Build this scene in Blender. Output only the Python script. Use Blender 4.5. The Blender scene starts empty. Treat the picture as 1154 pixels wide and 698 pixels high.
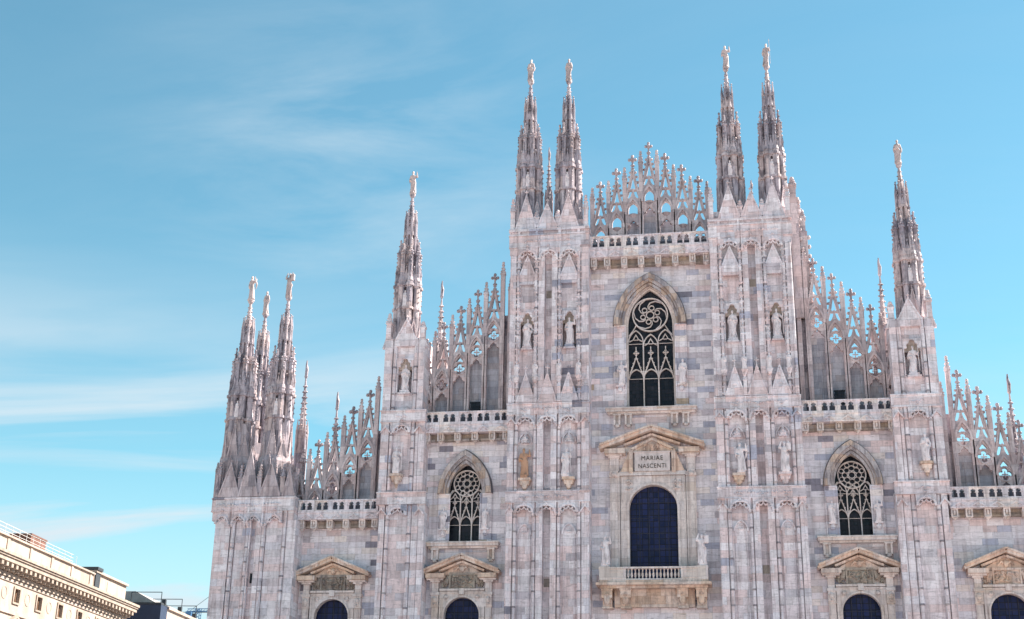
import bpy, bmesh, math, random
from math import sin, cos, pi, sqrt, radians as R
from mathutils import Vector, Matrix
from mathutils.geometry import tessellate_polygon

random.seed(7)
scene = bpy.context.scene
COL = scene.collection

# ------------------------------------------------------------------ camera
cd = bpy.data.cameras.new("camera")
cam = bpy.data.objects.new("camera", cd); COL.objects.link(cam)
RX = Vector((0.98540179, 0.16933919, 0.01753698))
UX = Vector((0.0430635, -0.34759211, 0.93665642))
FX = Vector((-0.16470836, 0.92222772, 0.34981023))
m = Matrix(((RX.x, UX.x, -FX.x), (RX.y, UX.y, -FX.y), (RX.z, UX.z, -FX.z)))
cam.matrix_world = Matrix.Translation((6.766, -99.966, 1.7)) @ m.to_4x4()
cd.sensor_width = 36.0
cd.lens = 36.0 * 1528.54 / 1154.0
cd.clip_start = 0.5; cd.clip_end = 6000
scene.camera = cam

# ------------------------------------------------------------------ light
SUN_EL, SUN_AZ = R(45), R(62)            # azimuth measured from +y (behind the facade) towards +x
w = bpy.data.worlds.new("World"); scene.world = w; w.use_nodes = True
nt = w.node_tree; nt.nodes.clear()
N = nt.nodes.new; L = nt.links.new
out = N("ShaderNodeOutputWorld"); bg = N("ShaderNodeBackground")
sky = N("ShaderNodeTexSky"); sky.sky_type = 'NISHITA'; sky.sun_disc = False
sky.sun_elevation = SUN_EL; sky.sun_rotation = SUN_AZ
sky.air_density = 1.0; sky.dust_density = 0.0; sky.ozone_density = 1.0; sky.altitude = 100
tint = N("ShaderNodeMix"); tint.data_type = 'RGBA'; tint.blend_type = 'MULTIPLY'
tint.inputs[0].default_value = 1.0
tint.inputs[7].default_value = (0.72, 1.09, 0.93, 1)
L(sky.outputs[0], tint.inputs[6])
# thin cirrus: noise laid on a high flat layer, drawn out sideways
tc = N("ShaderNodeTexCoord"); sep = N("ShaderNodeSeparateXYZ"); L(tc.outputs['Generated'], sep.inputs[0])
def mth(op, a, b=None, c=None):
    n = N("ShaderNodeMath"); n.operation = op
    for i, v in enumerate((a, b, c)):
        if v is None: continue
        if isinstance(v, (int, float)): n.inputs[i].default_value = v
        else: L(v, n.inputs[i])
    return n.outputs[0]
dz = mth('ADD', mth('MAXIMUM', sep.outputs[2], 0.0), 0.10)
cx = mth('DIVIDE', sep.outputs[0], dz); cy = mth('DIVIDE', sep.outputs[1], dz)
comb = N("ShaderNodeCombineXYZ"); L(cx, comb.inputs[0]); L(cy, comb.inputs[1])
mp = N("ShaderNodeMapping"); mp.inputs['Rotation'].default_value = (0, 0, R(8)); mp.inputs['Scale'].default_value = (0.60, 1.75, 1)
mp.inputs['Location'].default_value = (3.1, 1.7, 0)
L(comb.outputs[0], mp.inputs[0])
nz = N("ShaderNodeTexNoise"); nz.inputs['Scale'].default_value = 1.0; nz.inputs['Detail'].default_value = 7
nz.inputs['Roughness'].default_value = 0.55; nz.inputs['Distortion'].default_value = 0.7
L(mp.outputs[0], nz.inputs[0])
cr = N("ShaderNodeValToRGB"); cr.color_ramp.elements[0].position = 0.39; cr.color_ramp.elements[1].position = 0.58
L(nz.outputs[0], cr.inputs[0])
low = N("ShaderNodeMapRange"); low.inputs[1].default_value = 0.40; low.inputs[2].default_value = 0.22
low.inputs[3].default_value = 0.0; low.inputs[4].default_value = 0.95; low.interpolation_type = 'SMOOTHSTEP'
L(sep.outputs[2], low.inputs[0])
# a few high wisps
mp2 = N("ShaderNodeMapping"); mp2.inputs['Rotation'].default_value = (0, 0, R(24)); mp2.inputs['Scale'].default_value = (1.5, 3.4, 1); mp2.inputs['Location'].default_value = (0.4, 5.2, 0)
L(comb.outputs[0], mp2.inputs[0])
nz2 = N("ShaderNodeTexNoise"); nz2.inputs['Scale'].default_value = 1.1; nz2.inputs['Detail'].default_value = 8; nz2.inputs['Roughness'].default_value = 0.6; nz2.inputs['Distortion'].default_value = 0.5
L(mp2.outputs[0], nz2.inputs[0])
cr2 = N("ShaderNodeValToRGB"); cr2.color_ramp.elements[0].position = 0.42; cr2.color_ramp.elements[1].position = 0.72
L(nz2.outputs[0], cr2.inputs[0])
def near(d, inner, outer):
    v = N("ShaderNodeVectorMath"); v.operation = 'DISTANCE'; L(tc.outputs['Generated'], v.inputs[0]); v.inputs[1].default_value = d
    r = N("ShaderNodeMapRange"); r.interpolation_type = 'SMOOTHSTEP'; r.inputs[1].default_value = outer; r.inputs[2].default_value = inner
    L(v.outputs['Value'], r.inputs[0]); return r.outputs[0]
west = N("ShaderNodeMapRange"); west.inputs[1].default_value = 0.05; west.inputs[2].default_value = -0.30; west.inputs[3].default_value = 0.25; west.inputs[4].default_value = 1.0
L(sep.outputs[0], west.inputs[0])
wisp = mth('MULTIPLY', cr2.outputs[0], mth('ADD', mth('MULTIPLY', near((-.27, .84, .46), .0, .22), 0.48), 0.05))
hz = N("ShaderNodeMapRange"); hz.interpolation_type = 'SMOOTHSTEP'; hz.inputs[1].default_value = 0.26; hz.inputs[2].default_value = 0.05; hz.inputs[3].default_value = 0.0; hz.inputs[4].default_value = 0.72
L(sep.outputs[2], hz.inputs[0])
cmask = mth('MAXIMUM', mth('MAXIMUM', mth('MULTIPLY', mth('MULTIPLY', cr.outputs[0], low.outputs[0]), west.outputs[0]), wisp), hz.outputs[0])
cmix = N("ShaderNodeMix"); cmix.data_type = 'RGBA'
L(cmask, cmix.inputs[0]); L(tint.outputs[2], cmix.inputs[6]); cmix.inputs[7].default_value = (3.75, 4.3, 4.65, 1)
L(cmix.outputs[2], bg.inputs[0]); bg.inputs[1].default_value = 0.063
L(bg.outputs[0], out.inputs[0])

sd = bpy.data.lights.new("sun", 'SUN'); sd.energy = 5.0; sd.angle = R(0.53); sd.color = (1.0, 0.89, 0.79)
sun = bpy.data.objects.new("sun", sd); COL.objects.link(sun)
to_sun = Vector((sin(SUN_AZ)*cos(SUN_EL), cos(SUN_AZ)*cos(SUN_EL), sin(SUN_EL)))
sun.rotation_euler = to_sun.to_track_quat('Z', 'Y').to_euler()
sun.location = to_sun * 300
scene.view_settings.view_transform = 'Standard'; scene.view_settings.look = 'None'
scene.view_settings.gamma = 1; scene.view_settings.use_curve_mapping = False
scene.view_settings.exposure = 1.66
scene.cycles.max_bounces = 6; scene.cycles.diffuse_bounces = 4

# ------------------------------------------------------------------ materials
class NT:
    def __init__(s, name):
        s.m = bpy.data.materials.new(name); s.m.use_nodes = True
        s.t = s.m.node_tree; s.t.nodes.clear()
        s.out = s.n("ShaderNodeOutputMaterial"); s.b = s.n("ShaderNodeBsdfPrincipled")
        s.l(s.b.outputs[0], s.out.inputs[0])
    def n(s, k): return s.t.nodes.new(k)
    def l(s, a, b): s.t.links.new(a, b)
    def math(s, op, a, b=None, c=None):
        n = s.n("ShaderNodeMath"); n.operation = op
        for i, v in enumerate((a, b, c)):
            if v is None: continue
            if isinstance(v, (int, float)): n.inputs[i].default_value = v
            else: s.l(v, n.inputs[i])
        return n.outputs[0]
    def noise(s, vec, scale, detail=4, rough=0.55, dist=0.0):
        n = s.n("ShaderNodeTexNoise"); n.inputs['Scale'].default_value = scale; n.inputs['Detail'].default_value = detail
        n.inputs['Roughness'].default_value = rough; n.inputs['Distortion'].default_value = dist
        s.l(vec, n.inputs['Vector']); return n.outputs[0]
    def map(s, vec, scale=(1,1,1), rot=(0,0,0), loc=(0,0,0)):
        n = s.n("ShaderNodeMapping"); n.inputs['Scale'].default_value = scale
        n.inputs['Rotation'].default_value = rot; n.inputs['Location'].default_value = loc
        s.l(vec, n.inputs[0]); return n.outputs[0]
    def ramp(s, fac, stops, interp='LINEAR'):
        n = s.n("ShaderNodeValToRGB"); r = n.color_ramp; r.interpolation = interp
        while len(r.elements) < len(stops): r.elements.new(0.5)
        for e, (p, c) in zip(r.elements, stops):
            e.position = p; e.color = (c[0], c[1], c[2], 1) if isinstance(c, tuple) else (c, c, c, 1)
        s.l(fac, n.inputs[0]); return n.outputs[0]
    def mix(s, f, a, b, mode='MIX'):
        n = s.n("ShaderNodeMix"); n.data_type = 'RGBA'; n.blend_type = mode
        for i, v in ((0, f), (6, a), (7, b)):
            if isinstance(v, (int, float)): n.inputs[i].default_value = v
            elif isinstance(v, tuple): n.inputs[i].default_value = (v[0], v[1], v[2], 1)
            else: s.l(v, n.inputs[i])
        return n.outputs[2]
    def bump(s, h, strength, dist):
        n = s.n("ShaderNodeBump"); n.inputs['Strength'].default_value = strength; n.inputs['Distance'].default_value = dist
        s.l(h, n.inputs['Height']); s.l(n.outputs[0], s.b.inputs['Normal'])
    def pos(s):
        g = s.n("ShaderNodeNewGeometry"); return g.outputs['Position'], g.outputs['Normal']

def stone_blocks(name, stops, bw, bh, mortar=0.72, stain=0.6, soot=0.0, vein=0.5, spec=0.25, rough=0.62, tone=0.16):
    s = NT(name); P, Nn = s.pos()
    sp = s.n("ShaderNodeSeparateXYZ"); s.l(P, sp.inputs[0])
    sn = s.n("ShaderNodeSeparateXYZ"); s.l(Nn, sn.inputs[0])
    side = s.math('GREATER_THAN', s.math('ABSOLUTE', sn.outputs[0]), 0.72)
    u = s.math('ADD', s.math('MULTIPLY', sp.outputs[0], s.math('SUBTRACT', 1.0, side)), s.math('MULTIPLY', sp.outputs[1], side))
    zz = s.math('DIVIDE', sp.outputs[2], bh)
    row = s.math('FLOOR', zz)
    wn = s.n("ShaderNodeTexWhiteNoise"); wn.noise_dimensions = '1D'; s.l(row, wn.inputs['W'])
    rr = wn.outputs[0]
    wid = s.math('MULTIPLY', bw, s.math('ADD', 0.65, s.math('MULTIPLY', rr, 0.8)))
    uu = s.math('ADD', s.math('DIVIDE', u, wid), s.math('MULTIPLY', rr, 13.7))
    col = s.math('FLOOR', uu)
    cv = s.n("ShaderNodeCombineXYZ"); s.l(col, cv.inputs[0]); s.l(row, cv.inputs[1]); s.l(side, cv.inputs[2])
    w3 = s.n("ShaderNodeTexWhiteNoise"); w3.noise_dimensions = '3D'; s.l(cv.outputs[0], w3.inputs[0])
    # neighbouring blocks drawn from the same bed of the quarry: a slow noise leans the choice
    bed = s.noise(s.map(cv.outputs[0], (0.42, 0.30, 3.0)), 1.0, 3)
    pick = s.math('ADD', s.math('MULTIPLY', w3.outputs[0], 0.72), s.math('MULTIPLY', s.math('SUBTRACT', bed, 0.36), 1.0))
    c = s.ramp(pick, stops, 'CONSTANT')
    wv = s.n("ShaderNodeSeparateColor"); s.l(w3.outputs[1], wv.inputs[0])
    c = s.mix(1.0, c, s.ramp(wv.outputs[2], [(0.0, 1.0-tone), (0.35, 1.0-tone*.35), (1.0, 1.05)]), 'MULTIPLY')
    # veins inside the block, turned at random
    off = s.n("ShaderNodeVectorMath"); off.operation = 'MULTIPLY_ADD'
    s.l(w3.outputs[1], off.inputs[0]); off.inputs[1].default_value = (9, 9, 9); s.l(P, off.inputs[2])
    v = s.noise(s.map(off.outputs[0], (0.8, 0.8, 4.0), (0.3, 0.55, 0)), 1.5, 6, 0.65, 1.0)
    vv = s.ramp(v, [(0.28, 0.50), (0.43, 0.92), (0.56, 1.0), (0.75, 1.10)])
    c = s.mix(vein, c, s.mix(1.0, c, vv, 'MULTIPLY'))
    # weather: long runs down the face
    st = s.noise(s.map(P, (3.4, 3.4, 0.20)), 1.0, 6, 0.65, 0.5)
    sm = s.ramp(st, [(0.50, 0.0), (0.66, 1.0)])
    c = s.mix(s.math('MULTIPLY', sm, stain), c, s.mix(1.0, c, (0.58, 0.52, 0.51), 'MULTIPLY'))
    if soot > 0:
        so = s.noise(s.map(P, (2.2, 2.2, 0.6), loc=(3, 8, 1)), 1.0, 7, 0.72, 0.6)
        sk = s.ramp(so, [(0.47, 0.0), (0.60, 1.0)])
        c = s.mix(s.math('MULTIPLY', sk, soot), c, (0.085, 0.075, 0.10))
    pit = s.noise(P, 4.0, 6, 0.8)
    c = s.mix(0.38, c, s.mix(1.0, c, s.ramp(pit, [(0.36, 0.42), (0.45, 0.92), (0.52, 1.0), (0.65, 1.06)]), 'MULTIPLY'))
    # joints
    fu = s.math('FRACT', uu); fz = s.math('FRACT', zz)
    ju = s.math('MULTIPLY', s.math('MINIMUM', fu, s.math('SUBTRACT', 1.0, fu)), wid)
    jz = s.math('MULTIPLY', s.math('MINIMUM', fz, s.math('SUBTRACT', 1.0, fz)), bh)
    jd = s.math('MINIMUM', ju, jz)
    jm = s.ramp(jd, [(0.012, mortar), (0.028, 1.0)])
    c = s.mix(1.0, c, jm, 'MULTIPLY')
    s.l(c, s.b.inputs['Base Color'])
    s.b.inputs['Roughness'].default_value = rough; s.b.inputs['Specular IOR Level'].default_value = spec
    fine = s.noise(P, 9.0, 6, 0.7)
    hh = s.math('ADD', s.math('MULTIPLY', fine, 0.5), s.math('MULTIPLY', jm, 0.35))
    hh = s.math('ADD', hh, s.math('MULTIPLY', w3.outputs[0], 0.2))
    s.bump(hh, 0.55, 0.05)
    return s.m

WHITE, PALE, PINK = (0.88, 0.83, 0.87), (0.83, 0.75, 0.79), (0.83, 0.69, 0.70)
ROSE, GREY, BLUE, DARK, OCHRE = (0.70, 0.54, 0.54), (0.63, 0.58, 0.63), (0.50, 0.51, 0.62), (0.28, 0.27, 0.33), (0.52, 0.40, 0.30)
CREAM = (0.87, 0.79, 0.77); LGREY = (0.76, 0.73, 0.79)
M_WALL = stone_blocks("wall_marble", [(0, WHITE), (0.22, LGREY), (0.34, PINK), (0.44, WHITE), (0.55, LGREY), (0.64, BLUE), (0.69, CREAM), (0.76, GREY), (0.85, BLUE), (0.90, DARK), (0.95, OCHRE)], 1.25, 0.46, 0.82, 0.45, 0.10, 0.95, tone=0.22)
M_PIER = stone_blocks("pier_marble", [(0, WHITE), (0.20, PALE), (0.34, WHITE), (0.46, PINK), (0.56, LGREY), (0.64, PINK), (0.74, PALE), (0.83, GREY), (0.90, BLUE), (0.965, DARK)], 1.1, 0.55, 0.86, 0.6, 0.22, 0.95, tone=0.22)
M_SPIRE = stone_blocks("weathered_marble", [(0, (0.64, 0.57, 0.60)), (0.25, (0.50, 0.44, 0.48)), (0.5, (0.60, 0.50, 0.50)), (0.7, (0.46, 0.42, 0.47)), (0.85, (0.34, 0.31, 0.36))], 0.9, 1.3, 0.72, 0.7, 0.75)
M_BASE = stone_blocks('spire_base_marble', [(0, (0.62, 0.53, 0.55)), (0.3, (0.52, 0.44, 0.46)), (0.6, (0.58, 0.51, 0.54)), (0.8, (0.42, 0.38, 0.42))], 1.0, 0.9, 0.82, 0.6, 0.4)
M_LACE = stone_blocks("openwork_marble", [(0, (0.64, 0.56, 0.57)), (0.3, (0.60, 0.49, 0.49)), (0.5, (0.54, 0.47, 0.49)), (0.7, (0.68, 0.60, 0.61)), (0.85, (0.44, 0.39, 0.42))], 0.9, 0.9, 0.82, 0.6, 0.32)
M_TAN = stone_blocks("warm_stone", [(0, (0.78, 0.60, 0.48)), (0.3, (0.72, 0.54, 0.44)), (0.55, (0.78, 0.65, 0.58)), (0.8, (0.62, 0.47, 0.38))], 1.3, 0.6, 0.86, 0.7, 0.36)
M_FRAME = stone_blocks("pink_frame_stone", [(0, (0.77, 0.69, 0.66)), (0.3, (0.72, 0.63, 0.60)), (0.55, (0.78, 0.71, 0.70)), (0.8, (0.68, 0.58, 0.52))], 1.3, 0.7, 0.84, 0.6, 0.25)
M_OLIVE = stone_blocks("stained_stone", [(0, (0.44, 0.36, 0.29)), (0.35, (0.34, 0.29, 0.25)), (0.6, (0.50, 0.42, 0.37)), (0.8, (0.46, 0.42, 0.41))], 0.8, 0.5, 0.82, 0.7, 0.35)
M_TRACERY = stone_blocks("tracery_marble", [(0, (0.76, 0.68, 0.66)), (0.5, (0.70, 0.62, 0.58)), (0.8, (0.68, 0.61, 0.61))], 0.7, 0.9, 0.85, 0.5, 0.12)
M_HOOD = stone_blocks("hood_stone", [(0, (0.56, 0.49, 0.47)), (0.3, (0.50, 0.46, 0.47)), (0.5, (0.60, 0.47, 0.39)), (0.75, (0.52, 0.49, 0.51))], 0.7, 0.6, 0.82, 0.7, 0.6)
M_RELIEF = stone_blocks("relief_stone", [(0, (0.46, 0.40, 0.34)), (0.5, (0.36, 0.31, 0.27))], 3.0, 3.0, 0.95, 0.6, 0.45)

def statue_mat(name, a, b, soot):
    s = NT(name); P, Nn = s.pos()
    n1 = s.noise(s.map(P, (1.5, 1.5, 0.8)), 1.4, 5, 0.65)
    c = s.ramp(n1, [(0.3, b), (0.6, a)])
    n2 = s.noise(s.map(P, (3, 3, 1.2), loc=(5, 2, 9)), 1.0, 6, 0.7)
    c = s.mix(s.math('MULTIPLY', s.ramp(n2, [(0.5, 0.0), (0.66, 1.0)]), soot), c, (0.09, 0.085, 0.085))
    s.l(c, s.b.inputs['Base Color']); s.b.inputs['Roughness'].default_value = 0.6
    s.bump(s.noise(P, 14, 5), 0.4, 0.03)
    return s.m
M_STATUE = statue_mat("statue_marble", (0.86, 0.79, 0.81), (0.66, 0.58, 0.60), 0.45)
M_SHADE = stone_blocks('painted_shade_stone', [(0, (0.20, 0.18, 0.20)), (0.5, (0.15, 0.14, 0.16)), (0.8, (0.24, 0.20, 0.18))], 0.9, 0.5, 0.8, 0.5, 0.3)  # dark colour that paints shade into hood recesses and balustrade openings
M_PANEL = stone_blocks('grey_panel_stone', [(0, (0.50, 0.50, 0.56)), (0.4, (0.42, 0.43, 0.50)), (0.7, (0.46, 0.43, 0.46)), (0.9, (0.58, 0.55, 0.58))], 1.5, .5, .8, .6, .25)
M_RAIL = stone_blocks('balcony_marble', [(0, WHITE), (0.3, PALE), (0.5, CREAM), (0.7, LGREY), (0.88, GREY)], 1.1, 0.9, 0.86, 0.6, 0.28, 0.9)
M_RING = stone_blocks('grimy_joint_stone', [(0, (0.44, 0.40, 0.43)), (0.4, (0.30, 0.27, 0.30)), (0.7, (0.52, 0.45, 0.45))], 0.5, 0.5, 0.9, 0.5, 0.3)
M_FINIAL = stone_blocks('finial_stone', [(0, (0.46, 0.40, 0.43)), (0.5, (0.36, 0.32, 0.35)), (0.8, (0.52, 0.45, 0.46))], 0.9, 0.5, 0.8, 0.5, 0.5)
M_STATUE_TOP = statue_mat("spire_statue_marble", (0.58, 0.47, 0.45), (0.38, 0.30, 0.30), 0.6)
M_STATUE_TAN = statue_mat("statue_stained_marble", (0.54, 0.31, 0.20), (0.34, 0.19, 0.12), 0.6)

def plain(name, c, rough=0.6, metal=0.0, var=0.25, scale=2.0, spec=0.3):
    s = NT(name); P, Nn = s.pos()
    n = s.noise(s.map(P, (1, 1, 0.5)), scale, 6, 0.6)
    d = tuple(x*(1-var) for x in c)
    s.l(s.ramp(n, [(0.35, d), (0.65, c)]), s.b.inputs['Base Color'])
    s.b.inputs['Roughness'].default_value = rough; s.b.inputs['Metallic'].default_value = metal
    s.b.inputs['Specular IOR Level'].default_value = spec
    return s.m
def glass(name, c0, c1, px, pz, rough, spec):
    s = NT(name); P, Nn = s.pos()
    sp = s.n("ShaderNodeSeparateXYZ"); s.l(P, sp.inputs[0])
    fx = s.math('DIVIDE', s.math('ADD', sp.outputs[0], s.math('MULTIPLY', sp.outputs[1], .37)), px); fz = s.math('DIVIDE', sp.outputs[2], pz)
    cv = s.n("ShaderNodeCombineXYZ"); s.l(s.math('FLOOR', fx), cv.inputs[0]); s.l(s.math('FLOOR', fz), cv.inputs[1])
    wn = s.n("ShaderNodeTexWhiteNoise"); wn.noise_dimensions = '3D'; s.l(cv.outputs[0], wn.inputs[0])
    ax = s.math('ABSOLUTE', s.math('SUBTRACT', s.math('FRACT', fx), .5)); az = s.math('ABSOLUTE', s.math('SUBTRACT', s.math('FRACT', fz), .5))
    lead = s.math('GREATER_THAN', s.math('MAXIMUM', ax, az), .45)
    dirt = s.noise(P, 2.2, 5, .65)
    c = s.mix(wn.outputs[0], c0, c1)
    c = s.mix(s.math('MULTIPLY', s.ramp(dirt, [(.45, 0.0), (.7, 1.0)]), .35), c, (.05, .05, .06))
    c = s.mix(lead, c, (.012, .012, .014))
    s.l(c, s.b.inputs['Base Color'])
    s.b.inputs['Specular IOR Level'].default_value = spec
    s.l(s.math('ADD', rough, s.math('MULTIPLY', wn.outputs[0], .25)), s.b.inputs['Roughness'])
    hv = s.math('ADD', s.math('MULTIPLY', s.math('SUBTRACT', s.math('FRACT', fx), .5), s.math('SUBTRACT', wn.outputs[0], .5)), s.math('MULTIPLY', lead, .4))
    s.bump(hv, .5, .04)
    return s.m
M_VOID = glass("leaded_glass_dark", (0.006, 0.007, 0.013), (0.016, 0.017, 0.028), .28, .30, .2, .22)
M_GLASS = glass("leaded_glass_navy", (0.008, 0.013, 0.050), (0.020, 0.030, 0.100), .42, .44, .25, .14)
M_LEAD = plain("window_lead", (0.045, 0.05, 0.075), 0.6, spec=0.1)
M_LETTER = plain("letter_bronze", (0.07, 0.06, 0.05), 0.6)
M_PLAQUE = plain("plaque_marble", (0.70, 0.62, 0.61), 0.5, var=0.3, scale=3.0)
M_PLASTER = plain("cream_stone", (0.48, 0.40, 0.34), 0.8, var=0.34, scale=0.8)
M_CORNICE = plain("cornice_stone", (0.42, 0.35, 0.29), 0.8, var=0.35, scale=1.4)
M_BRICKRED = plain("red_brick", (0.19, 0.10, 0.08), 0.85, var=0.3)
M_SHUTTER = plain('brown_shutter', (0.22, 0.13, 0.08), 0.7, var=0.3)
M_IRON = plain("dark_iron", (0.05, 0.055, 0.065), 0.5)
M_WHITEPAINT = plain("white_paint", (0.75, 0.74, 0.72), 0.5, var=0.1)
M_NAVY = plain("navy_cladding", (0.035, 0.050, 0.095), 0.5, var=0.2)
M_BLUESTEEL = plain("blue_steel", (0.08, 0.20, 0.38), 0.5)
M_ROOFSHEET = plain("roof_sheet", (0.40, 0.38, 0.36), 0.6)
M_PAVE = stone_blocks("piazza_paving", [(0, (0.58, 0.49, 0.47)), (0.4, (0.52, 0.43, 0.41)), (0.7, (0.60, 0.52, 0.50))], 1.2, 1.2, 0.8, 0.0)

# ------------------------------------------------------------------ mesh helpers
class MB:
    def __init__(s): s.v = []; s.f = []
    def add(s, vs, fs):
        o = len(s.v); s.v += [tuple(p) for p in vs]; s.f += [tuple(i+o for i in f) for f in fs]
    def box(s, x0, x1, y0, y1, z0, z1):
        s.add([(x0,y0,z0),(x1,y0,z0),(x1,y1,z0),(x0,y1,z0),(x0,y0,z1),(x1,y0,z1),(x1,y1,z1),(x0,y1,z1)],
              [(0,3,2,1),(4,5,6,7),(0,1,5,4),(1,2,6,5),(2,3,7,6),(3,0,4,7)])
    def cbox(s, c, sx, sy, sz): s.box(c[0]-sx/2,c[0]+sx/2,c[1]-sy/2,c[1]+sy/2,c[2]-sz/2,c[2]+sz/2)
    def panel(s, outer, holes, y0, y1):
        """plate in the xz plane with holes, from y0 (front) to y1"""
        loops = [outer] + list(holes)
        tris = tessellate_polygon([[Vector((p[0], p[1], 0)) for p in lp] for lp in loops])
        pts = [p for lp in loops for p in lp]; n = len(pts)
        vs = [(p[0], y0, p[1]) for p in pts] + [(p[0], y1, p[1]) for p in pts]
        fs = [t for t in tris] + [tuple(i+n for i in reversed(t)) for t in tris]
        k = 0
        for lp in loops:
            q = len(lp)
            for i in range(q):
                a, b = k+i, k+(i+1) % q
                fs.append((a, b, b+n, a+n))
            k += q
        s.add(vs, fs)
    def prism(s, poly, z0, z1, sc=1.0, c=None):
        """xy polygon extruded upwards, optionally shrunk at the top about c"""
        n = len(poly)
        if c is None: c = (sum(p[0] for p in poly)/n, sum(p[1] for p in poly)/n)
        vs = [(p[0], p[1], z0) for p in poly] + [(c[0]+(p[0]-c[0])*sc, c[1]+(p[1]-c[1])*sc, z1) for p in poly]
        fs = [tuple(reversed(range(n))), tuple(range(n, 2*n))] + [(i, (i+1) % n, n+(i+1) % n, n+i) for i in range(n)]
        s.add(vs, fs)
    def ngon(s, c, r0, r1, z0, z1, n=8, ph=None):
        ph = pi/n if ph is None else ph
        a = [(cos(ph+2*pi*i/n), sin(ph+2*pi*i/n)) for i in range(n)]
        if r1 < 1e-4:
            vs = [(c[0]+r0*x, c[1]+r0*y, z0) for x, y in a] + [(c[0], c[1], z1)]
            fs = [tuple(reversed(range(n)))] + [(i, (i+1) % n, n) for i in range(n)]
        else:
            vs = [(c[0]+r0*x, c[1]+r0*y, z0) for x, y in a] + [(c[0]+r1*x, c[1]+r1*y, z1) for x, y in a]
            fs = [tuple(reversed(range(n))), tuple(range(n, 2*n))] + [(i, (i+1) % n, n+(i+1) % n, n+i) for i in range(n)]
        s.add(vs, fs)
    def lathe(s, c, prof, n=10, sy=1.0):
        for (r0, z0), (r1, z1) in zip(prof, prof[1:]):
            if z1 - z0 > 1e-5: s.ngon(c, r0, r1, z0, z1, n)
    def blob(s, c, r, rz=None):
        rz = rz or r; x, y, z = c
        s.add([(x+r,y,z),(x,y+r,z),(x-r,y,z),(x,y-r,z),(x,y,z+rz),(x,y,z-rz)],
              [(0,1,4),(1,2,4),(2,3,4),(3,0,4),(1,0,5),(2,1,5),(3,2,5),(0,3,5)])
    def ball(s, c, r, rz=None, n=8, k=5):
        rz = rz or r
        prof = [(max(r*sin(pi*i/k), 0.0), c[2]-rz*cos(pi*i/k)) for i in range(k+1)]
        vs = [(c[0], c[1], c[2]-rz)]
        for rr, z in prof[1:-1]:
            vs += [(c[0]+rr*cos(2*pi*j/n), c[1]+rr*sin(2*pi*j/n), z) for j in range(n)]
        vs.append((c[0], c[1], c[2]+rz)); T = len(vs)-1; fs = []
        for j in range(n):
            fs.append((0, 1+(j+1) % n, 1+j))
            for q in range(k-2):
                a = 1+q*n
                fs.append((a+j, a+(j+1) % n, a+n+(j+1) % n, a+n+j))
            a = 1+(k-2)*n
            fs.append((a+j, a+(j+1) % n, T))
        s.add(vs, fs)
    def bar(s, pts, w, y0, y1, closed=False):
        """flat moulding of width w following an xz polyline"""
        n = len(pts); L_, R_ = [], []
        for i, p in enumerate(pts):
            a = pts[i-1] if (i > 0 or closed) else p
            b = pts[(i+1) % n] if (i < n-1 or closed) else p
            d = Vector((b[0]-a[0], b[1]-a[1])); d.normalize()
            t = Vector((-d.y, d.x))
            k = 1.0
            if a is not p and b is not p:
                d1 = Vector((p[0]-a[0], p[1]-a[1])).normalized()
                k = 1.0/max(0.45, abs(t.dot(Vector((-d1.y, d1.x)))))
            L_.append((p[0]+t.x*w/2*k, p[1]+t.y*w/2*k)); R_.append((p[0]-t.x*w/2*k, p[1]-t.y*w/2*k))
        vs = [(p[0], y0, p[1]) for p in L_] + [(p[0], y0, p[1]) for p in R_] + [(p[0], y1, p[1]) for p in L_] + [(p[0], y1, p[1]) for p in R_]
        fs = []
        for i in range(n if closed else n-1):
            j = (i+1) % n
            fs += [(i, j, n+j, n+i), (2*n+j, 2*n+i, 3*n+i, 3*n+j), (i, 2*n+i, 2*n+j, j), (n+j, 3*n+j, 3*n+i, n+i)]
        if not closed:
            fs += [(0, n, 3*n, 2*n), (n-1, 3*n-1, 4*n-1, 2*n-1)]
        s.add(vs, fs)
    def tube(s, pts, rad, n=8):
        """round bar through 3d points with a radius at each"""
        rings = []
        for i, p in enumerate(pts):
            p = Vector(p); a = Vector(pts[max(i-1, 0)]); b = Vector(pts[min(i+1, len(pts)-1)])
            d = (b-a).normalized(); x = d.orthogonal().normalized(); y = d.cross(x)
            rr = rad[i] if isinstance(rad, (list, tuple)) else rad
            rings.append([p+x*rr*cos(2*pi*j/n)+y*rr*sin(2*pi*j/n) for j in range(n)])
        vs = [v for r in rings for v in r]; fs = [tuple(range(n)), tuple(len(vs)-n+j for j in reversed(range(n)))]
        for i in range(len(rings)-1):
            for j in range(n):
                a = i*n
                fs.append((a+j, a+n+j, a+n+(j+1) % n, a+(j+1) % n))
        s.add(vs, fs)
    def mirror(s): s.v = [(-p[0], p[1], p[2]) for p in s.v]; return s
    def shift(s, x, y, z): s.v = [(p[0]+x, p[1]+y, p[2]+z) for p in s.v]; return s
    def mesh(s, name, mat, smooth=False):
        me = bpy.data.meshes.new(name); me.from_pydata(s.v, [], s.f); me.update()
        b = bmesh.new(); b.from_mesh(me); bmesh.ops.recalc_face_normals(b, faces=b.faces); b.to_mesh(me); b.free()
        me.materials.append(mat)
        if smooth: me.shade_smooth()
        return me
    def mesh2(s, name, mat, other, mat2):
        n = len(s.f); s.add(other.v, other.f)
        me = s.mesh(name, mat); me.materials.append(mat2)
        for q in me.polygons[n:]: q.material_index = 1
        return me
    def build(s, name, mat, parent=None, loc=(0,0,0), smooth=False):
        return link(name, s.mesh(name, mat, smooth), parent, loc)

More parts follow.
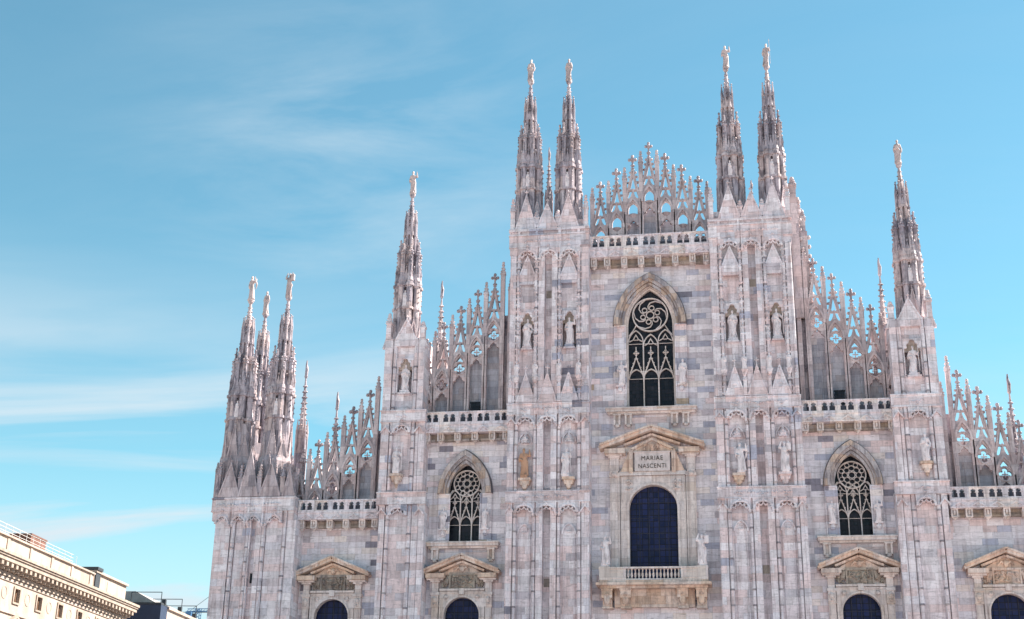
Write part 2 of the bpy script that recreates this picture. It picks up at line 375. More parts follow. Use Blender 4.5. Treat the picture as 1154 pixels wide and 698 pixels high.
def link(name, me, parent=None, loc=(0,0,0), rz=0.0):
    o = bpy.data.objects.new(name, me); COL.objects.link(o)
    o.location = loc; o.rotation_euler = (0, 0, rz)
    if parent is not None: o.parent = parent
    return o
def tag(o, label, cat, group=None):
    o['label'] = label; o['category'] = cat
    if group: o['group'] = group
    return o
def thing(name, label, cat, loc=(0,0,0), rz=0.0, group=None):
    return tag(link(name, None, None, loc, rz), label, cat, group)

# ---- outlines
def arc_pointed(cx, hw, zs, za, n=9):
    """from left spring over the apex to right spring"""
    h = za-zs; Rr = (hw*hw+h*h)/(2*hw); pts = []
    c = cx-hw+Rr; a1 = math.atan2(h, cx-c)
    for i in range(n+1):
        a = pi+(a1-pi)*i/n
        pts.append((c+Rr*cos(a), zs+Rr*sin(a)))
    return pts + [(2*cx-p[0], p[1]) for p in reversed(pts[:-1])]
def arch_p(cx, hw, zb, zs, za, n=9): return [(cx-hw, zb)] + arc_pointed(cx, hw, zs, za, n) + [(cx+hw, zb)]
def arc_round(cx, hw, zs, n=16): return [(cx-hw*cos(pi*i/n), zs+hw*sin(pi*i/n)) for i in range(n+1)]
def arch_r(cx, hw, zb, zs, n=16): return [(cx-hw, zb)] + arc_round(cx, hw, zs, n) + [(cx+hw, zb)]
def foil(cx, cz, r, k=4, ph=0.0, n=40, d=0.45):
    return [(cx+r*(1-d+d*abs(cos(k/2*(a-ph)))**0.7)*cos(a), cz+r*(1-d+d*abs(cos(k/2*(a-ph)))**0.7)*sin(a)) for a in (2*pi*i/n for i in range(n))]
def circ(cx, cz, r, n=28): return [(cx+r*cos(2*pi*i/n), cz+r*sin(2*pi*i/n)) for i in range(n)]
def rect(x0, x1, z0, z1): return [(x0,z0),(x1,z0),(x1,z1),(x0,z1)]
def ogee(cx, hw, z0, h, n=8):
    """ogee head: convex shoulder turning to a concave tip"""
    left = []
    for i in range(n+1):
        t = i/n
        left.append((cx-hw+hw*t, z0+h*(0.62*sin(min(t*1.25, 1)*pi/2) + 0.38*max(0, (t-0.45)/0.55)**2.2)))
    return left + [(2*cx-p[0], p[1]) for p in reversed(left[:-1])]

# ---- recurring Gothic ornament, added into a part's own mesh
def crockets(mb, a, b, k, r, y):
    for i in range(k):
        t = (i+0.6)/k
        mb.blob((a[0]+(b[0]-a[0])*t, y, a[1]+(b[1]-a[1])*t), r)
def finial(mb, x, y, z, h):
    """cross shaped finial, z = foot, h = height"""
    u = h/1.4
    mb.box(x-.06*u, x+.06*u, y-.06*u, y+.06*u, z, z+h*.9)
    mb.ball((x, y, z+.26*u), .15*u, .07*u, 6, 4)
    mb.ball((x, y, z+.95*u), .16*u, .15*u, 6, 4)
    for sx, sy in ((1,0),(-1,0),(0,1),(0,-1)):
        mb.ball((x+sx*.22*u, y+sy*.22*u, z+.98*u), .13*u, .14*u, 6, 4)
    mb.ball((x, y, z+1.24*u), .13*u, .16*u, 6, 4)
def pinnacle(mb, x, y, z0, z1, wd, cap=0.42):
    """square shaft, collar, crocketed cap and knob"""
    h = z1-z0; zc = z1-min(h*cap, wd*3.4)
    mb.box(x-wd/2, x+wd/2, y-wd/2, y+wd/2, z0, zc)
    mb.ngon((x, y), wd*.90, wd*.90, zc-.05*wd, zc+.22*wd, 4, pi/4)
    mb.ngon((x, y), wd*.70, wd*.20, zc+.22*wd, z1-wd*.9, 4, pi/4)
    for i in range(3):
        t = .15+.25*i; r = wd*.55*(1-t)
        for sx, sy in ((1,1),(1,-1),(-1,1),(-1,-1)): mb.blob((x+sx*r, y+sy*r, zc+(z1-zc)*t+.05), wd*.22)
    mb.ngon((x, y), wd*.42, wd*.42, z1-wd*1.15, z1-wd*.95, 6)
    mb.ball((x, y, z1-wd*.45), wd*.36, wd*.45, 6, 4)
def gable(mb, x, w, z0, za, y0, y1, hole=False, fin=0.6, crk=4):
    """solid little gable with a raised border, crockets and finial"""
    mb.panel([(x-w/2, z0), (x+w/2, z0), (x, za)], [], y0+.06, y1)
    mb.bar([(x-w/2+.04, z0+.02), (x, za-.04), (x+w/2-.04, z0+.02)], .13, y0, y0+.09)
    ym = (y0+y1)/2
    crockets(mb, (x-w/2, z0), (x, za), crk, .085, ym-.03); crockets(mb, (x+w/2, z0), (x, za), crk, .085, ym-.03)
    if hole: mb.bar(circ(x, z0+(za-z0)*.33, w*.13, 10), .06, y0+.01, y0+.09, True)
    if fin: finial(mb, x, ym, za-.08, fin)
def blob_row(mb, cx, cz, y, rnd):
    for i in range(5):
        mb.blob((cx+(i-2)*.17+rnd.uniform(-.03,.03), y, cz+rnd.uniform(-.09,.09)), .085)

# ------------------------------------------------------------------ ground
g = MB(); g.add([(-1500,-1500,0),(1500,-1500,0),(1500,1500,0),(-1500,1500,0)], [(0,1,2,3)])
o = g.build("piazza", M_PAVE); o['kind'] = 'structure'
for i in range(3):
    pass

# ------------------------------------------------------------------ the cathedral
cath = thing("cathedral", "pale pink and grey marble Gothic cathedral front with spires and openwork gables", "cathedral")

def wall_bay(cx, x0, x1, ztop, holes):
    mb = MB(); mb.panel(rect(x0, x1, 0, ztop), holes, 0.0, 1.3); mb.build("wall", M_WALL, cath)
S_C, E_C = 14.43, 24.43
wall_bay(0, -4.72, 4.72, 43.6, [arch_p(-.12, 2.04, 31.05, 37.9, 41.25), arch_r(0, 1.95, 16.5, 23.25), rect(-2.6, 2.6, .02, 9)])
for s in (-1, 1):
    wall_bay(S_C*s, *sorted((10.9*s, 17.9*s)), 29.4, [arch_p(S_C*s, 1.64, 20.8, 25.0, 27.3), arch_r(S_C*s, 1.4, 11.0, 15.6), rect(S_C*s-1.6, S_C*s+1.6, .02, 6.5)])
    wall_bay(E_C*s, *sorted((20.7*s, 27.9*s)), 23.0, [arch_r(E_C*s, 1.4, 11.0, 15.55), rect(E_C*s-1.6, E_C*s+1.6, .02, 6.5)])

# body of the church behind the screen
mb = MB()
mb.box(-10.6, 10.6, 3.2, 96, 0, 42); mb.box(-20.6, -10.6, 3.2, 96, 0, 28.6); mb.box(10.6, 20.6, 3.2, 96, 0, 28.6)
mb.box(-33.0, -20.6, 3.2, 96, 0, 22.2); mb.box(20.6, 33.0, 3.2, 96, 0, 22.2)
mb.build("nave", M_WALL, cath)
mb = MB()
mb.panel([(-10.4, 42.0), (10.4, 42.0), (0, 46.6)], [], 3.4, 95)
for s in (-1, 1):
    mb.panel([(10.7*s, 28.6), (20.4*s, 28.6), (10.7*s, 33.2)], [], 3.4, 95)
    mb.panel([(20.7*s, 22.2), (32.8*s, 22.2), (20.7*s, 26.4)], [], 3.4, 95)
mb.build("roof", M_ROOFSHEET, cath)
for (cx, hw, h) in ((0, 2.5, 8.9), (-S_C, 1.5, 6.4), (S_C, 1.5, 6.4), (-E_C, 1.5, 6.4), (E_C, 1.5, 6.4)):
    mb = MB(); mb.box(-hw, hw, .5, .62, .02, h)
    for k in range(4):
        for q in range(2): mb.box(-hw+.15+q*hw, -hw+.85*hw+q*hw, .42, .51, .3+k*h/4.2, .1+(k+.8)*h/4.2)
    mb.build("bronze_door", M_LETTER, cath, (cx, 0, 0))

# ---------------- piers
def profile(segs, cols, yb):
    """segs: (x0, x1, y) left to right; cols: (xc, r) half round shafts standing on the segment they fall in"""
    pts = []
    for x0, x1, y in segs:
        pts.append((x0, y))
        for xc, r in cols:
            if x0 <= xc <= x1:
                pts += [(xc-r, y), (xc-r*.71, y-r*.71), (xc, y-r), (xc+r*.71, y-r*.71), (xc+r, y)]
        pts.append((x1, y))
    cl = [pts[0]]
    for p in pts[1:]:
        if abs(p[0]-cl[-1][0])+abs(p[1]-cl[-1][1]) > 1e-5: cl.append(p)
    return cl + [(cl[-1][0], yb), (cl[0][0], yb)]

def band(mb, x0, x1, zb, yf, centres, hw, rnd, hgt=1.55):
    """string course with a carved frieze above a row of ogee heads"""
    mb.box(x0-.03, x1+.03, yf-.06, yf+.4, zb+hgt*.45, zb+hgt*.92)
    mb.box(x0-.07, x1+.07, yf-.14, yf+.4, zb+hgt*.92, zb+hgt*.98)
    mb.box(x0-.05, x1+.05, yf-.10, yf+.4, zb+hgt*.41, zb+hgt*.45)
    for c in centres:
        og = arc_pointed(c, hw-.08, zb-.15, zb+.42, 7)
        mb.bar(og, .15, yf-.19, yf+.25)
        mb.panel([(c-hw, zb+hgt*.40), (c-hw, zb-.15)] + og + [(c+hw, zb-.15), (c+hw, zb+hgt*.40)], [], yf-.07, yf+.25)
        mb.bar([(c-.16, zb+.36), (c, zb+.62), (c+.16, zb+.36)], .10, yf-.20, yf)
        mb.bar([(c-hw*.74, zb-.12), (c-hw*.5, zb-.02), (c-hw*.42, zb+.12), (c-.12, zb+.14), (c, zb+.30), (c+.12, zb+.14), (c+hw*.42, zb+.12), (c+hw*.5, zb-.02), (c+hw*.74, zb-.12)], .07, yf-.10, yf+.2)
        crockets(mb, og[0], (c, zb+.5), 3, .09, yf-.18); crockets(mb, og[-1], (c, zb+.5), 3, .09, yf-.18)
        finial(mb, c, yf-.14, zb+.52, .50)
        blob_row(mb, c, zb+hgt*.68, yf-.11, rnd)
    for a, b in zip(centres, centres[1:]):
        xm = (a+b)/2
        for q in (-.14, .14):
            mb.ngon((xm+q, yf-.04), .085, .085, zb-.4, zb+hgt*.99, 8); mb.ball((xm+q, yf-.06, zb-.2), .14, .14, 6, 4); mb.ball((xm+q, yf-.08, zb+hgt*.7), .13, .13, 6, 4)

COLLARS = []
def ring_cols(mb, cols, yf, z0, z1, step, rnd):
    mb = MB(); COLLARS.append(mb)
    z = z0+.6
    while z < z1-.4:
        for xc, r in cols:
            if rnd.random() < .85: mb.ngon((xc, yf), r*1.4, r*1.4, z-.06, z+.07, 8)
        z += step

def niche(mb_dark, mb, x, w, z0, z1, yf):
    """cusped canopy plate over a recess"""
    hw = w/2
    hole = [(x-hw*.86, z0-.02), (x-hw*.86, z1-.95)] + [(x-hw*.86+.02, z1-.78), (x-hw*.55, z1-.72), (x-hw*.62, z1-.48), (x-hw*.36, z1-.34), (x-hw*.24, z1-.12), (x, z1-.06),
            (x+hw*.24, z1-.12), (x+hw*.36, z1-.34), (x+hw*.62, z1-.48), (x+hw*.55, z1-.72), (x+hw*.86-.02, z1-.78)] + [(x+hw*.86, z1-.95), (x+hw*.86, z0-.02)]
    mb.panel([(x-hw, z0-.02)] + hole + [(x+hw, z0-.02), (x+hw, z1), (x-hw, z1)], [], yf, yf+.25)

# central piers, as seen right of the axis; the left one is its mirror image
CP_COLS = [(5.49, .125), (7.01, .105), (8.86, .115), (10.29, .115)]
def cp_prof(pd, sd):
    return profile([(4.72, 5.30, -1.76), (5.30, 5.35, -1.50), (5.35, 5.63, -1.70), (5.63, 5.69, -1.42), (5.69, 6.84, pd), (6.84, 6.89, -1.42), (6.89, 7.13, -1.70), (7.13, 7.18, -1.50), (7.18, 7.62, -1.80), (7.62, 8.20, sd), (8.20, 8.68, -1.80), (8.68, 8.73, -1.50),
                    (8.73, 8.99, -1.70), (8.99, 9.05, -1.42), (9.05, 10.11, pd), (10.11, 10.16, -1.42), (10.16, 10.42, -1.70), (10.42, 10.47, -1.50), (10.47, 10.95, -1.76)], CP_COLS, 3.0)
CP_CEN = [6.26, 7.91, 9.58]
def central_pier(s):
    rnd = random.Random(11+s)
    mb = MB()
    for z0, z1, pd, sd in ((0, 24.0, -1.42, -1.12), (24.0, 35.75, -1.42, -1.12), (35.75, 38.75, -.60, -1.12), (38.75, 43.6, -1.42, -1.12)):
        mb.prism(cp_prof(pd, sd), z0, z1)
    mb.box(4.70, 11.02, -1.74, 3.0, 43.6, 45.7); mb.box(4.9, 10.85, -1.3, 3.0, 45.7, 46.6)
    for c in (5.49, 7.01, 8.86, 10.29): mb.box(c-.1, c+.1, -1.92, -1.7, 43.6, 45.6)
    ring_cols(mb, CP_COLS, -1.68, 12, 43, 1.1, rnd)
    for xc, r in CP_COLS:
        z_ = 31.5
        while z_ < 43.2:
            for q in (-1, 1): mb.blob((xc+q*r*1.15, -1.76, z_+rnd.uniform(-.05, .05)), .085, .12)
            if rnd.random() < .5: mb.blob((xc, -1.84, z_+.2), .07, .1)
            z_ += .52
        for zt in (34.6, 40.6): pinnacle(mb, xc, -1.9, zt-.2, zt+1.5, .17); mb.blob((xc, -1.92, zt-.3), .13, .2)
    for c in CP_CEN[::2]:                                        # blind tracery heads above the lower panels and statues
        for zt in (21.9, 28.9):
            mb.bar(arc_pointed(c, .5, zt-.7, zt+.1, 6), .09, -1.58, -1.38); mb.bar(foil(c, zt-.35, .22, 4, pi/4, 20), .06, -1.52, -1.38, True)
        for q in (-.40, .40): mb.ngon((c+q, -1.47), .055, .055, 12, 21.2, 6)
    for c in (4.84, 10.82):                                      # quirked edge shafts
        mb.ngon((c, -1.72), .12, .12, 0, 43.5, 8)
    if s < 0: mb.mirror()
    cm = COLLARS.pop()
    if s < 0: cm.mirror()
    pier = link("pier", mb.mesh2("pier", M_PIER, cm, M_RING), cath)
    for zb in (22.9, 29.7):
        mb = MB(); band(mb, 4.70, 10.97, zb, -1.80, CP_CEN, .74, rnd)
        for xe in (5.02, 10.66): mb.bar(ogee(xe, .34, zb-.12, .5), .1, -1.95, -1.6)
        if s < 0: mb.mirror()
        mb.build("string_course", M_PIER, pier)
    mb = MB(); band(mb, 4.70, 11.04, 43.35, -1.83, CP_CEN, .74, rnd, 1.9); mb.box(4.64, 11.1, -1.97, 3.1, 45.5, 45.72)
    if s < 0: mb.mirror()
    mb.build("string_course", M_PIER, pier)
    # little gables standing on the upper string course, tall gables at the top
    for i, c in enumerate(CP_CEN):
        mb = MB(); gable(mb, 0, 1.5, 0, 2.35, -.12, .14, i != 1, .75, 6)
        mb.bar([(-.36, .05), (0, 1.2), (.36, .05)], .06, -.07, .05)
        mb.build("gablet", M_PIER, pier, (c*s, -1.82, 31.27))
    for c in CP_CEN[::2]:
        mb = MB(); gable(mb, 0, 1.42, 0, 1.85, -.14, .1, False, .55, 6)
        mb.box(-.66, .66, -.08, .1, -.55, -.02)
        for q in (-.76, .76): pinnacle(mb, q, .0, -1.0, 1.35, .15)
        mb.build("gablet", M_PIER, pier, (c*s, -1.70, 41.55))
    for c in ((4.95, 7.01, 8.82, 10.78)):
        mb = MB(); pinnacle(mb, 0, 0, 0, 2.05, .26); mb.build("pinnacle", M_PIER, pier, (c*s, -1.84, 31.27))
    for c, zt, hh in ((6.35, 2.85, 1), (8.05, 2.2, 0), (9.75, 3.0, 1)):
        mb = MB(); gable(mb, 0, 1.75, 0, zt, -.16, .25, False, .6, 8)
        if hh: mb.bar([(-.4, .05), (0, 1.15), (.4, .05)], .07, -.11, .05)
        mb.build("gablet", M_PIER, pier, (c*s, -1.72, 45.72))
    for c in (4.95, 7.2, 8.9, 10.85):
        mb = MB(); pinnacle(mb, 0, 0, 0, 2.9 if c in (4.95, 10.85) else 1.7, .36); mb.build("pinnacle", M_PIER, pier, (c*s, -1.62, 45.7))
    for c in CP_CEN[::2]:
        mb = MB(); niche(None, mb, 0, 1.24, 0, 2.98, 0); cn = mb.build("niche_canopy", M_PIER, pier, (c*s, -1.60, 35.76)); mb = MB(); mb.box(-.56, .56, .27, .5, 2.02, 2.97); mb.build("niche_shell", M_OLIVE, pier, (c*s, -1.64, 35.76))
        mb = MB(); mb.box(-.36, .36, 0, .9, 0, .22); mb.box(-.44, .44, -.08, .9, -.12, 0); mb.build("niche_plinth", M_PIER, pier, (c*s, -1.66, 35.72))
        mb = MB(); mb.ngon((0, 0), .48, .42, 0, .22, 6); 
        for k in range(6): gable(mb, 0, .42, .2, .75, -.47, -.40, False, 0, 2) if k == 0 else mb.blob((.42*cos(k*pi/3), .42*sin(k*pi/3), .35), .12, .3)
        mb.ngon((0, 0), .32, .05, .2, 1.35, 6); mb.blob((0, 0, 1.4), .11, .16)
        cn_ = mb.build("canopy", M_PIER, pier, (c*s, -1.55, 28.15)); cn_.scale = (.7, .7, .7)
        # console that carries the lower statue
        mb = MB(); mb.prism([(-.46,-.6),(.46,-.6),(.5,0),(-.5,0)], .62, .8); mb.prism([(-.3,-.42),(.3,-.42),(.36,0),(-.36,0)], .28, .62, 1.2)
        mb.ball((0, -.22, .22), .24, .28, 8, 5); mb.blob((0, -.18, -.08), .14, .2)
        for q in (-.22, .22): mb.ball((q, -.36, .45), .15, .16, 6, 4)
        mb.build("console", M_TAN if s*c > 0 and c < 7 or s < 0 else M_PIER, pier, (c*s, -1.44, 24.6))
    for c in (5.49, 7.01, 8.86, 10.29):
        mb = MB(); mb.ngon((0, 0), .12, .26, -.35, 0, 6); mb.ngon((0, 0), .28, .28, 0, .08, 6); br = mb.build("console", M_PIER, pier, (c*s, -1.98, 33.2))
        FIG.append((br, (0, -.02, .08), .62))
    # slit of darker blocks in the middle groove
    for z in ((18.2, 33.0, 40.2) if s > 0 else (17.4, 40.0)):
        mb = MB(); mb.box(-.24, .24, -.015, .05, 0, .62); mb.build("dark_block", M_RELIEF, pier, (7.91*s, -1.12, z))
    # shelter over each lower statue
    return pier
FIG = []
piers = {s: central_pier(s) for s in (-1, 1)}

def side_pier(s):
    rnd = random.Random(31+s)
    mb = MB()
    def prof(xi, xo, pd):
        return profile([(xi, xi+.46, -1.54), (xi+.46, xi+.51, -1.25), (xi+.51, 18.22, -1.44), (18.22, 18.27, -1.2), (18.27, 18.57, -1.44), (18.57, 18.63, -1.22), (18.63, 19.94, pd), (19.94, 20.0, -1.22), (20.0, 20.27, -1.44), (20.27, 20.32, -1.2), (20.32, xo, -1.54)],
                       [(18.42, .135), (20.135, .125)], 3.0)
    for z0, z1, xi, xo, pd in ((0, 24.0, 17.22, 20.75, -1.24), (24.0, 30.6, 17.48, 20.92, -1.24), (30.6, 32.55, 17.74, 20.95, -1.24), (32.55, 35.45, 17.74, 20.95, -.45), (35.45, 37.0, 17.74, 20.95, -1.24)):
        mb.prism(prof(xi, xo, pd), z0, z1)
    ring_cols(mb, [(18.42, .14), (20.13, .13)], -1.42, 12, 36, 1.1, rnd)
    if s < 0: mb.mirror()
    cm = COLLARS.pop()
    if s < 0: cm.mirror()
    pier = link("pier", mb.mesh2("pier", M_PIER, cm, M_RING), cath)
    for zb, x0, x1 in ((22.95, 17.20, 20.95), (29.4, 17.46, 20.97)):
        mb = MB(); band(mb, x0, x1, zb, -1.58, [19.29], .72, rnd, 1.7)
        for xe in (x0+.42, 20.55): mb.bar(ogee(xe, .36, zb-.12, .5), .1, -1.73, -1.4)
        if s < 0: mb.mirror()
        mb.build("string_course", M_PIER, pier)
    mb = MB(); gable(mb, 0, 1.75, 0, 1.75, -.12, .2, False, .5, 5); mb.box(-.8, .8, -.1, .2, -.5, -.02)
    mb.build("gablet", M_PIER, pier, (19.29*s, -1.46, 36.85))
    for c, zt in ((17.98, 1.5), (20.75, 2.3)):
        mb = MB(); pinnacle(mb, 0, 0, 0, zt, .40); mb.build("pinnacle", M_PIER, pier, (c*s, -1.34, 36.95))
    for c in (17.98, 20.72):
        mb = MB(); gable(mb, 0, .9, 0, 1.5, -.1, .16, False, .3, 4); mb.build("gablet", M_PIER, pier, (c*s, -1.42, 36.2))
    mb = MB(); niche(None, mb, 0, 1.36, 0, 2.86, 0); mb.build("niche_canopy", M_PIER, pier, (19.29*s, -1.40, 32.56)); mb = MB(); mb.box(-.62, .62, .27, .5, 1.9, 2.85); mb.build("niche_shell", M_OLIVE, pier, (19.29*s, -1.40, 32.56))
    mb = MB(); mb.box(-.38, .38, 0, .8, 0, .2); mb.box(-.5, .5, -.1, .8, -.14, 0); mb.build("niche_plinth", M_PIER, pier, (19.29*s, -1.42, 32.56))
    mb = MB(); mb.prism([(-.46,-.6),(.46,-.6),(.5,0),(-.5,0)], .62, .8); mb.prism([(-.3,-.42),(.3,-.42),(.36,0),(-.36,0)], .28, .62, 1.2)
    mb.ball((0, -.22, .22), .24, .28, 8, 5); mb.blob((0, -.18, -.08), .14, .2)
    mb.build("console", M_TAN, pier, (19.55*s, -1.27, 25.2))
    # crocketed buttress raking down behind the pier towards the nave
    mb = MB()
    mb.panel([(0, 0), (1.0, 0), (1.0, 4.6), (.0, 6.6)], [arch_p(.5, .22, .6, 3.0, 3.6)], -.2, .2)
    crockets(mb, (0, 6.6), (1.0, 4.6), 6, .14, 0); pinnacle(mb, .85, 0, 4.4, 6.5, .3)
    mb.shift(16.75, 2.2, 31.2)
    if s < 0: mb.mirror()
    mb.build("flying_buttress", M_LACE, pier)
    return pier
for s in (-1, 1): piers[s*2] = side_pier(s)

def end_pier(s):
    rnd = random.Random(51+s)
    mb = MB()
    cols = [(28.05, .13), (29.75, .12), (31.0, .12), (32.2, .12)]
    segs = [(27.15, 27.85, -1.82), (27.85, 27.9, -1.55), (27.9, 28.2, -1.74), (28.2, 28.26, -1.5), (28.26, 29.54, -1.64), (29.54, 29.6, -1.5), (29.6, 29.9, -1.74), (29.9, 30.3, -1.82), (30.3, 30.75, -1.45), (30.75, 30.85, -1.82), (30.85, 31.15, -1.74), (31.15, 31.21, -1.5), (31.21, 31.99, -1.64), (31.99, 32.05, -1.5), (32.05, 32.35, -1.74), (32.35, 32.41, -1.5), (32.41, 33.62, -1.82)]
    mb.prism(profile(segs, cols, 7.0), 0, 22.6)
    sg2 = [(a+.25 if i == 0 else a, b+.32 if i == len(segs)-1 else b, y) for i, (a, b, y) in enumerate(segs)]
    mb.prism(profile(sg2, cols, 7.0), 22.6, 24.45)
    ring_cols(mb, cols, -1.74, 10, 22, 1.1, rnd)
    mb.box(28.2, 33.4, -1.2, 7.0, 24.45, 26.0)
    if s < 0: mb.mirror()
    cm = COLLARS.pop()
    if s < 0: cm.mirror()
    pier = link("pier", mb.mesh2("pier", M_PIER, cm, M_RING), cath)
    # octagonal bodies under the spires, ringed with two tiers of gables
    for bx, by in ((33.05, 0.0), (29.86, 0.0), (33.9, 6.0)):
        mb = MB(); mb.ngon((0, 0), 1.42, 1.36, 0, 3.0, 8); mb.ngon((0, 0), 1.36, 1.08, 3.0, 4.1, 8); mb.ngon((0, 0), 1.08, .98, 4.1, 6.2, 8)
        for k in range(8):
            for r, w_, z0, za in ((1.36, 1.12, .05, 2.7 if k % 2 else 3.4), (1.10, .86, 3.3, 6.1 if k % 2 == 0 else 5.0)):
                gb = MB(); gable(gb, 0, w_, 0, za-z0, -.10, .06, False, .35, 6)
                if z0 < 1: gb.bar([(-w_*.3, .02), (0, (za-z0)*.55), (w_*.3, .02)], .07, -.07, .03)
                a = k*pi/4; ca, sa = cos(a), sin(a)
                gb.v = [(px_*ca-(py_-r)*sa, px_*sa+(py_-r)*ca, pz_+z0) for px_, py_, pz_ in gb.v]
                mb.add(gb.v, gb.f)
            a = pi/8+k*pi/4; pinnacle(mb, 1.46*cos(a), 1.46*sin(a), 0, 3.1, .22)
        mb.build("spire_base", M_BASE, pier, (bx*s, by, 24.45))
    mb = MB(); band(mb, 27.38, 34.0, 22.5, -1.84, [28.9, 30.55, 31.75, 33.1], .60, rnd, 1.9)
    if s < 0: mb.mirror()
    mb.build("string_course", M_PIER, pier)
    for c, zb, zt, wd, y in ((32.75, 24.42, 27.1, 1.75, -1.8), (31.15, 24.42, 28.1, 1.6, -1.9), (29.45, 24.42, 27.1, 1.75, -1.8), (27.95, 24.42, 26.6, 1.0, -1.75)):
        mb = MB(); gable(mb, 0, wd, 0, zt-zb, -.14, .2, zb < 26 and wd > 1.8, .45, 6); 
        if wd > 1.5: mb.bar([(-.45, .05), (0, 1.5), (.45, .05)], .08, -.10, .05)
        mb.build("gablet", M_BASE, pier, (c*s, y, zb))
    for c, zt, y in ((33.75, 3.0, -1.6), (31.9, 2.6, -1.75), (30.35, 2.6, -1.75), (28.5, 2.6, -1.65), (27.6, 2.4, -1.5), (34.1, 4.2, 2.4), (28.0, 4.6, 1.2), (27.75, 3.6, 2.6)):
        mb = MB(); pinnacle(mb, 0, 0, 0, zt, .34); mb.build("pinnacle", M_SPIRE, pier, (c*s, y, 24.4))
    for z in (14.2, 17.85, 21.0)[:2]:
        mb = MB(); mb.box(-.10, .10, -.02, .05, 0, .75); mb.build("slit_window", M_VOID, pier, (30.52*s, -1.45, z))
    return pier
piers[-3] = end_pier(-1); piers[3] = end_pier(1)

# ---------------- spires: z = 0 at the first ring
def spire_mesh():
    mb = MB(); rnd = random.Random(5)
    mb.ngon((0,0), .60, .58, -4.2, 4.0, 8)
    for k in range(8):
        a = pi/8+k*pi/4; x, y = .86*cos(a), .86*sin(a)
        mb.ngon((x, y), .27, .26, -4.0, 2.35, 8)
        for z in (-.02, 2.0): mb.ngon((x, y), .37, .37, z-.10, z+.10, 8)
        mb.ngon((x, y), .29, .22, 2.35, 2.7, 8)
        x2, y2 = .80*cos(a), .80*sin(a)
        mb.ngon((x2, y2), .19, .18, 2.7, 4.75, 6)
        mb.ngon((x2, y2), .25, .25, 4.7, 4.85, 6)
        for q in range(3):
            aa = a+(q-1)*.9
            mb.blob((x2+.2*cos(aa), y2+.2*sin(aa), 4.98), .09)
        x3, y3 = .76*cos(a), .76*sin(a)
        mb.ngon((x3, y3), .17, .05, 4.85, 6.0, 6); mb.ball((x3, y3, 6.08), .10, .13, 6, 4)
        for z in (5.2, 5.6): mb.blob((x3+.12*cos(a), y3+.12*sin(a), z), .08)
        for z in (2.95, 3.35, 3.75, 4.15, 4.5): mb.blob((x2+.2*cos(a), y2+.2*sin(a), z), .075, .1)
        xs2, ys2 = 1.0*cos(a), 1.0*sin(a)
        mb.ngon((xs2, ys2), .10, .09, 2.1, 3.15, 5); mb.ngon((xs2, ys2), .13, .02, 3.15, 3.75, 5); mb.blob((xs2, ys2, 3.8), .07, .1)
        for z in (.55, 1.0, 1.45): mb.blob((x+.27*cos(a), y+.27*sin(a), z), .07, .1)
        # upper cluster
        xu, yu = .46*cos(a), .46*sin(a)
        mb.ngon((xu, yu), .12, .10, 4.0, 7.9, 6)
        mb.ngon((xu, yu), .15, .15, 6.5, 6.62, 6)
        mb.ngon((xu*.95, yu*.95), .13, .03, 7.9, 8.75, 6); mb.blob((xu*.95, yu*.95, 8.8), .08, .11)
        b = k*pi/4; cb, sb = cos(b), sin(b)
        # framed faces between the columns
        def P(u, r, z): return (r*cb-u*sb, r*sb+u*cb, z)
        for (r, hw, z0, z1, za) in ((.87, .27, 1.95, 2.35, 3.5), (.60, .24, 3.95, 4.1, 5.4), (.48, .15, 6.6, 6.7, 7.5)):
            vs = [P(-hw, r, z0), P(hw, r, z0), P(hw, r, z1), P(0, r-.06, za), P(-hw, r, z1)]; ve = [(p[0]*.82, p[1]*.82, p[2]) for p in vs]
            mb.add(vs+ve, [(0,1,2,3,4),(0,4,9,5),(4,3,8,9),(3,2,7,8),(2,1,6,7)])
            mb.blob(P(0, r-.06, za+.1), .08, .14)
        if k % 2 == 0:                                            # niche frames
            for u in (-.24, .24): mb.tube([P(u, .84, .1), P(u, .84, 1.45)], .06, 5)
            mb.tube([P(-.24, .84, 1.45), P(-.12, .84, 1.75), P(0, .84, 1.9)], .06, 5); mb.tube([P(.24, .84, 1.45), P(.12, .84, 1.75), P(0, .84, 1.9)], .06, 5)
            mb.tube([P(0, .70, -.35), P(0, .80, .02), P(0, .80, .12)], [.08, .22, .24], 7)
        else:
            mb.tube([P(0, .66, -4), P(0, .66, 1.95)], .10, 6)
    for z in (-.02, 2.0): mb.ngon((0, 0), .90, .90, z-.07, z+.07, 8)
    mb.ngon((0,0), .44, .40, 4.0, 5.4, 8); mb.ngon((0,0), .32, .28, 5.4, 7.6, 8)
    mb.ngon((0,0), .31, .10, 7.6, 10.15, 8)
    for i in range(6):
        z = 7.95+i*.36; r = .31-.21*(z-7.6)/2.55
        for k in range(4): mb.blob(((r+.03)*cos(k*pi/2+pi/4*(i % 2)), (r+.03)*sin(k*pi/2+pi/4*(i % 2)), z), .07)
    mb.ngon((0,0), .11, .22, 10.1, 10.25, 8); mb.ngon((0,0), .22, .22, 10.25, 10.36, 8)
    return mb.mesh("spire", M_SPIRE)
SPIRE = spire_mesh()

